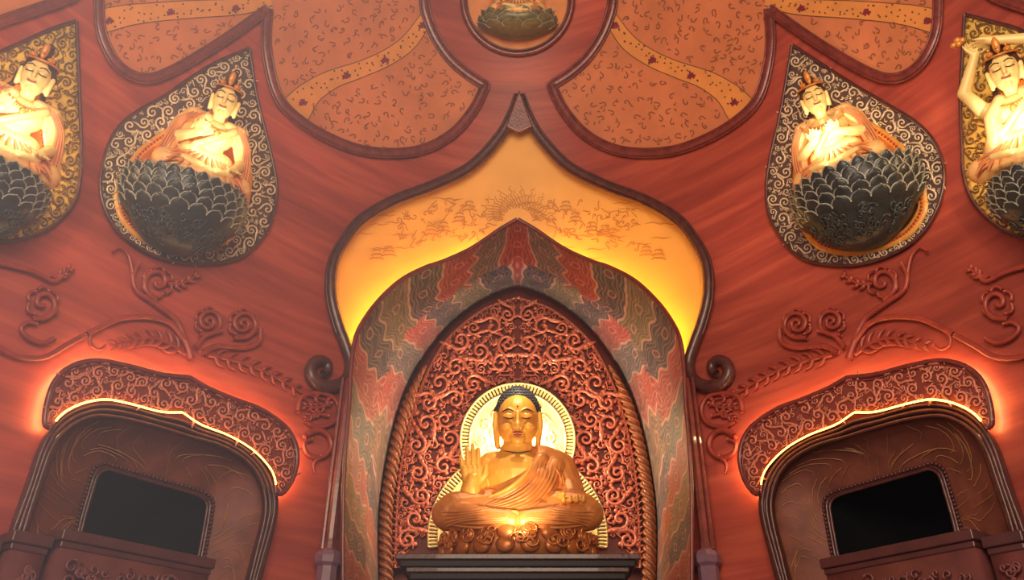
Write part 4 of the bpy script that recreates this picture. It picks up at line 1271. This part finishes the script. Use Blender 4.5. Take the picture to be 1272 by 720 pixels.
# ------------------------------------------------------------------ stepped altar cabinets before the alcoves
def cabinets(flip):
    sx = -1 if flip else 1
    d = np.array([.617 * sx, .787, 0]); n = np.array([.787 * sx, -.617, 0])
    r0 = rays(80, 655); r1 = rays(270, 694)
    t1 = 7.2; Lp = CO + r0 * t1; Rp = Lp + d * [sx, 1, 1] * 0
    Lp[0] *= sx
    ztop = Lp[2]
    # right end: where the ray meets height ztop
    t2 = (ztop - CZ) / r1[2]; Rp = CO + r1 * t2; Rp[0] *= sx
    wdt = np.linalg.norm((Rp - Lp)[:2])
    side = 'right' if flip else 'left'
    names = ['stepped altar cabinet before the %s alcove, tallest and widest of its three steps', 'middle step of the altar cabinets before the %s alcove', 'lowest outer step of the altar cabinets at the %s edge']
    specs = [(Lp, wdt, ztop, .55, 0), (Lp - d * .36 - n * .10, .355, ztop - .07, .45, 1), (Lp - d * .95 - n * .20, .575, ztop - .16, .35, 2)]
    for (P, w, z, dep, k) in specs:
        P = P.copy(); P[2] = 0
        c = P + d * w / 2 - n * dep / 2
        t = thing('altar_cabinet', names[k] % side, 'cabinet', c, 'stepped altar cabinets')
        up = np.array([0, 0, 1.])
        m_ = MB(); m_.box(c + up * (z - .16) / 2, d * (w / 2 - .03), n * (dep / 2 - .04), up * (z - .16) / 2); bodym = m_
        m_ = MB(); m_.box(c + up * (z - .05), d * (w / 2 - .001), n * dep / 2, up * .05)
        m_.box(c + up * (z - .13), d * (w / 2 - .018), n * (dep / 2 - .025), up * .03); m_.build('cornice', CABTOP, t, smooth=False, bevel=.012)
        m_ = MB(); fc = P + n * -.04 + n * .045
        for i in range(int(60 * w)):
            u = rng.uniform(.12, max(.13, w - .12)); v = z - rng.uniform(.28, .75); rr = rng.uniform(.035, .075)
            th = np.linspace(0, 1, 14); sg = random.choice((-1, 1)); an = i + sg * th * 7
            e = fc + d * (u + rr * (1 - .9 * th) * np.cos(an))[:, None] + up * (v + rr * (1 - .9 * th) * np.sin(an))[:, None]
            m_.tube(e, .013, np.broadcast_to(n, e.shape), m=5)
        build_multi('body', [(bodym, CABINET), (m_, CABINET)], t)
cabinets(False); cabinets(True)

# ------------------------------------------------------------------ carved vine reliefs on the wall
def stem(m_, pts, r0, r1, T):
    p = T(spl(pts, step=2.5)); tubes(m_, [p], [np.linspace(r0, r1, len(p))], wm, wall_n, .06, m=8)
def rosette(m_, c, r, T, sgn, turns=2.0):
    p = T(spiral(c, r, 1.2, sgn, turns, 40, .3)); tubes(m_, [p], [np.linspace(r * .17, r * .12, len(p))], wm, wall_n, .055, m=7)
    for k in range(6):
        a_ = k * math.pi / 3; q = np.array([(c[0] + r * .8 * math.cos(a_ + u), c[1] + r * .8 * math.sin(a_ + u)) for u in np.linspace(0, .9, 6)])
        q = c + (q - c) * (1 + .22 * np.sin(np.linspace(0, math.pi, 6)))[:, None]
        tubes(m_, [T(q)], [r * .10], wm, wall_n, .055, m=6)
def feather(m_, pts, n, ln, T, w=2.6):
    p = spl(pts, step=2.5); tubes(m_, [T(p)], [np.linspace(3, 1.2, len(p))], wm, wall_n, .055, m=6)
    tt = np.gradient(p, axis=0); tt /= np.linalg.norm(tt, axis=1, keepdims=True)
    for i in np.linspace(4, len(p) - 2, n).astype(int):
        for s_ in (-1, 1):
            nn = np.array([-tt[i][1], tt[i][0]]) * s_; l = ln * (1 - .5 * i / len(p))
            q = np.array([p[i], p[i] + tt[i] * l * .45 + nn * l * .55, p[i] + tt[i] * l * 1.05 + nn * l * .75])
            tubes(m_, [T(spl(q, 7))], [np.array([1.2, w, w * 1.1, w, w * .8, w * .5, .5])], wm, wall_n, .055, m=6)
def vine(flip, label, lab2, lab3):
    T = (lambda p: np.asarray(p, float)) if not flip else (lambda p: mir(p, 1292))
    t = thing('vine_relief', label, 'wall carving', mid(T(np.array([(1054., 442.)]))), 'carved vine reliefs')
    m_ = MB()
    stem(m_, [(1054, 446), (1061, 426), (1074, 397), (1100, 377), (1122, 361), (1127, 342), (1119, 326)], 4.8, 2.4, T)
    stem(m_, [(1127, 340), (1132, 318), (1143, 307), (1153, 313)], 2.6, 1.4, T)
    stem(m_, [(1062, 424), (1080, 402), (1106, 394), (1139, 395), (1161, 403), (1184, 415)], 4.2, 3.2, T)
    stem(m_, [(1164, 404), (1178, 414), (1180, 427), (1169, 434), (1160, 428)], 3.0, 1.6, T)
    stem(m_, [(1041, 438), (1022, 430), (990, 432), (971, 425), (968, 408)], 4, 3, T)
    stem(m_, [(1050, 432), (1036, 417), (1016, 411)], 3.4, 2.6, T)
    m_.build('stems', VINE, t)
    for c, r, s_ in (((990, 402), 19, 1), ((1033, 399), 18, 1)):
        m_ = MB(); rosette(m_, c, r, T, s_); m_.build('spiral_flower', VINE, t)
    m_ = MB(); rosette(m_, (1096, 350), 20, T, -1, 1.3); m_.build('open_flower', VINE, t)
    for pts, n, ln in (([(1035, 440), (1005, 447), (975, 456), (941, 473), (915, 488), (884, 498)], 11, 15), ([(1062, 440), (1085, 425), (1110, 420), (1150, 428)], 8, 17), ([(1085, 352), (1066, 352), (1047, 341)], 4, 10)):
        m_ = MB(); feather(m_, pts, n, ln, T); m_.build('feathered_leaf', VINE, t)
    t = thing('vine_relief', lab2, 'wall carving', mid(T(np.array([(1232., 400.)]))), 'carved vine reliefs')
    m_ = MB()
    stem(m_, [(1186, 416), (1210, 429), (1232, 442), (1252, 445), (1275, 441), (1300, 428)], 3.4, 3.4, T)
    stem(m_, [(1310, 322), (1272, 331), (1249, 338), (1226, 349), (1216, 343)], 3.8, 2.6, T)
    stem(m_, [(1224, 420), (1238, 426), (1256, 420), (1266, 408), (1258, 400), (1246, 402)], 3.0, 2.2, T)
    m_.build('stems', VINE, t)
    m_ = MB(); rosette(m_, (1239, 376), 21, T, 1, 1.2); m_.build('open_flower', VINE, t)
    m_ = MB(); feather(m_, [(1228, 346), (1214, 340), (1204, 333)], 3, 10, T); m_.build('feathered_leaf', VINE, t)
    t = thing('scroll_relief', lab3, 'wall carving', mid(T(np.array([(898., 540.)]))), 'carved curls beside the central niche')
    m_ = MB()
    stem(m_, [(922, 512), (918, 494), (900, 488), (880, 492), (871, 508), (878, 525), (898, 530), (914, 522)], 3.4, 2.6, T)
    stem(m_, [(914, 542), (898, 534), (884, 541), (881, 556), (893, 568), (910, 563), (914, 550), (904, 545)], 4.2, 2.6, T)
    stem(m_, [(893, 566), (902, 576), (901, 588)], 3.4, 1.2, T)
    m_.build('curls', VINE, t)
    for pts in ([(880, 500), (896, 506), (914, 504)], [(884, 516), (900, 514), (912, 520)]):
        m_ = MB(); feather(m_, pts, 4, 9, T, 2.2); m_.build('curled_leaf', VINE, t)
vine(False, 'vine carving with two spiral flowers rising from the tip of the right canopy', 'vine carving with a ring flower at the right edge below the raised-arms statue', 'curled leaf carving between the right scroll end and the right canopy')
vine(True, 'vine carving with two spiral flowers rising from the tip of the left canopy', 'vine carving with a ring flower at the left edge below the gilt niche', 'curled leaf carving between the left scroll end and the left canopy')

# ------------------------------------------------------------------ lights
def area(name, loc, target, size, power, col):
    l = bpy.data.lights.new(name, 'AREA'); l.size = size; l.energy = power; l.color = col
    o = bpy.data.objects.new(name, l); COL.objects.link(o); o.location = loc
    o.rotation_euler = (Vector(target) - Vector(loc)).to_track_quat('-Z', 'Y').to_euler(); return o
def spot(name, loc, target, power, col, ang, blend=.6, r=.05):
    l = bpy.data.lights.new(name, 'SPOT'); l.energy = power; l.color = col; l.spot_size = math.radians(ang); l.spot_blend = blend; l.shadow_soft_size = r
    o = bpy.data.objects.new(name, l); COL.objects.link(o); o.location = tuple(float(q) for q in loc)
    o.rotation_euler = (Vector([float(q) for q in target]) - o.location).to_track_quat('-Z', 'Y').to_euler(); return o
def point(name, loc, power, col, r=.1):
    l = bpy.data.lights.new(name, 'POINT'); l.energy = power; l.color = col; l.shadow_soft_size = r
    o = bpy.data.objects.new(name, l); COL.objects.link(o); o.location = loc; return o

area('hall_fill', (0, -1.5, 6.5), (0, 9, 10.5), 5, 1080, (1, .80, .56))  # added fill behind the camera, standing in for unseen hall lamps
area('hall_fill_low', (-3.5, -2, 2.5), (-1, 10, 4), 5, 290, (1, .72, .76))  # added low pinkish fill, lightens the left of the wall
for k, f2 in FIG.items():
    spot('niche_spotlight', f2((0, .62, .10)), f2((0, .08, .37)), 150, (1, .90, .70), 58, .9)
    point('niche_fill', f2((0, -.12, .35)), (60 if k.startswith('far') else 16), (1, .74, .38), .08)  # added fill behind each statue, stronger to brighten the gilt plates
point('halo_lamp', (0, 13.2, float(BM(643, 535)[2])), 280, (1, .90, .62), .12)
point('halo_lamp_low', (0, 13.3, float(BM(643, 610)[2])), 45, (1, .78, .42), .15)
spot('statue_spotlight', (0, 11.4, zt + .3), (0, 12.7, zseat + .9), 130, (1, .80, .50), 100, .8)
spot('statue_top_fill', (0, 12.0, float(pm(12.0)(643, 400)[2])), (0, 12.8, zseat + .6), 200, (1, .82, .56), 100, .8)  # added fill high in the vault, brightens the central niche

hm_ = bpy.data.materials.new('hall_haze'); hm_.use_nodes = True  # added bluish scatter volume, denser towards the left
nt = hm_.node_tree; nt.nodes.remove(nt.nodes['Principled BSDF'])
vs_ = nt.nodes.new('ShaderNodeVolumeScatter'); vs_.inputs['Color'].default_value = (.74, .82, 1, 1)
tc_ = nt.nodes.new('ShaderNodeTexCoord'); sx_ = nt.nodes.new('ShaderNodeSeparateXYZ'); mr_ = nt.nodes.new('ShaderNodeMapRange')
nt.links.new(tc_.outputs['Object'], sx_.inputs[0]); nt.links.new(sx_.outputs['X'], mr_.inputs['Value'])
mr_.inputs['From Min'].default_value = -1.8; mr_.inputs['From Max'].default_value = .5; mr_.inputs['To Min'].default_value = .026; mr_.inputs['To Max'].default_value = .001
nt.links.new(mr_.outputs[0], vs_.inputs['Density']); nt.links.new(vs_.outputs[0], nt.nodes['Material Output'].inputs['Volume'])
m_ = MB(); m_.box((0, 3.2, 4.08), (4.2, 0, 0), (0, 2.0, 0), (0, 0, 4.07))
o_ = m_.build('hall_haze', hm_, smooth=False); o_['kind'] = 'stuff'; o_['label'] = 'thin bluish incense haze drifting over the left half of the hall'; o_['category'] = 'haze'

wd_ = bpy.data.worlds.new('hall_ambient'); SC.world = wd_; wd_.use_nodes = True
bg = wd_.node_tree.nodes['Background']; bg.inputs[0].default_value = (1, .78, .68, 1); bg.inputs[1].default_value = .16

SC.view_settings.view_transform = 'Standard'
SC.view_settings.look = 'None'
SC.view_settings.gamma = 1
SC.view_settings.use_curve_mapping = False
SC.view_settings.exposure = -0.12
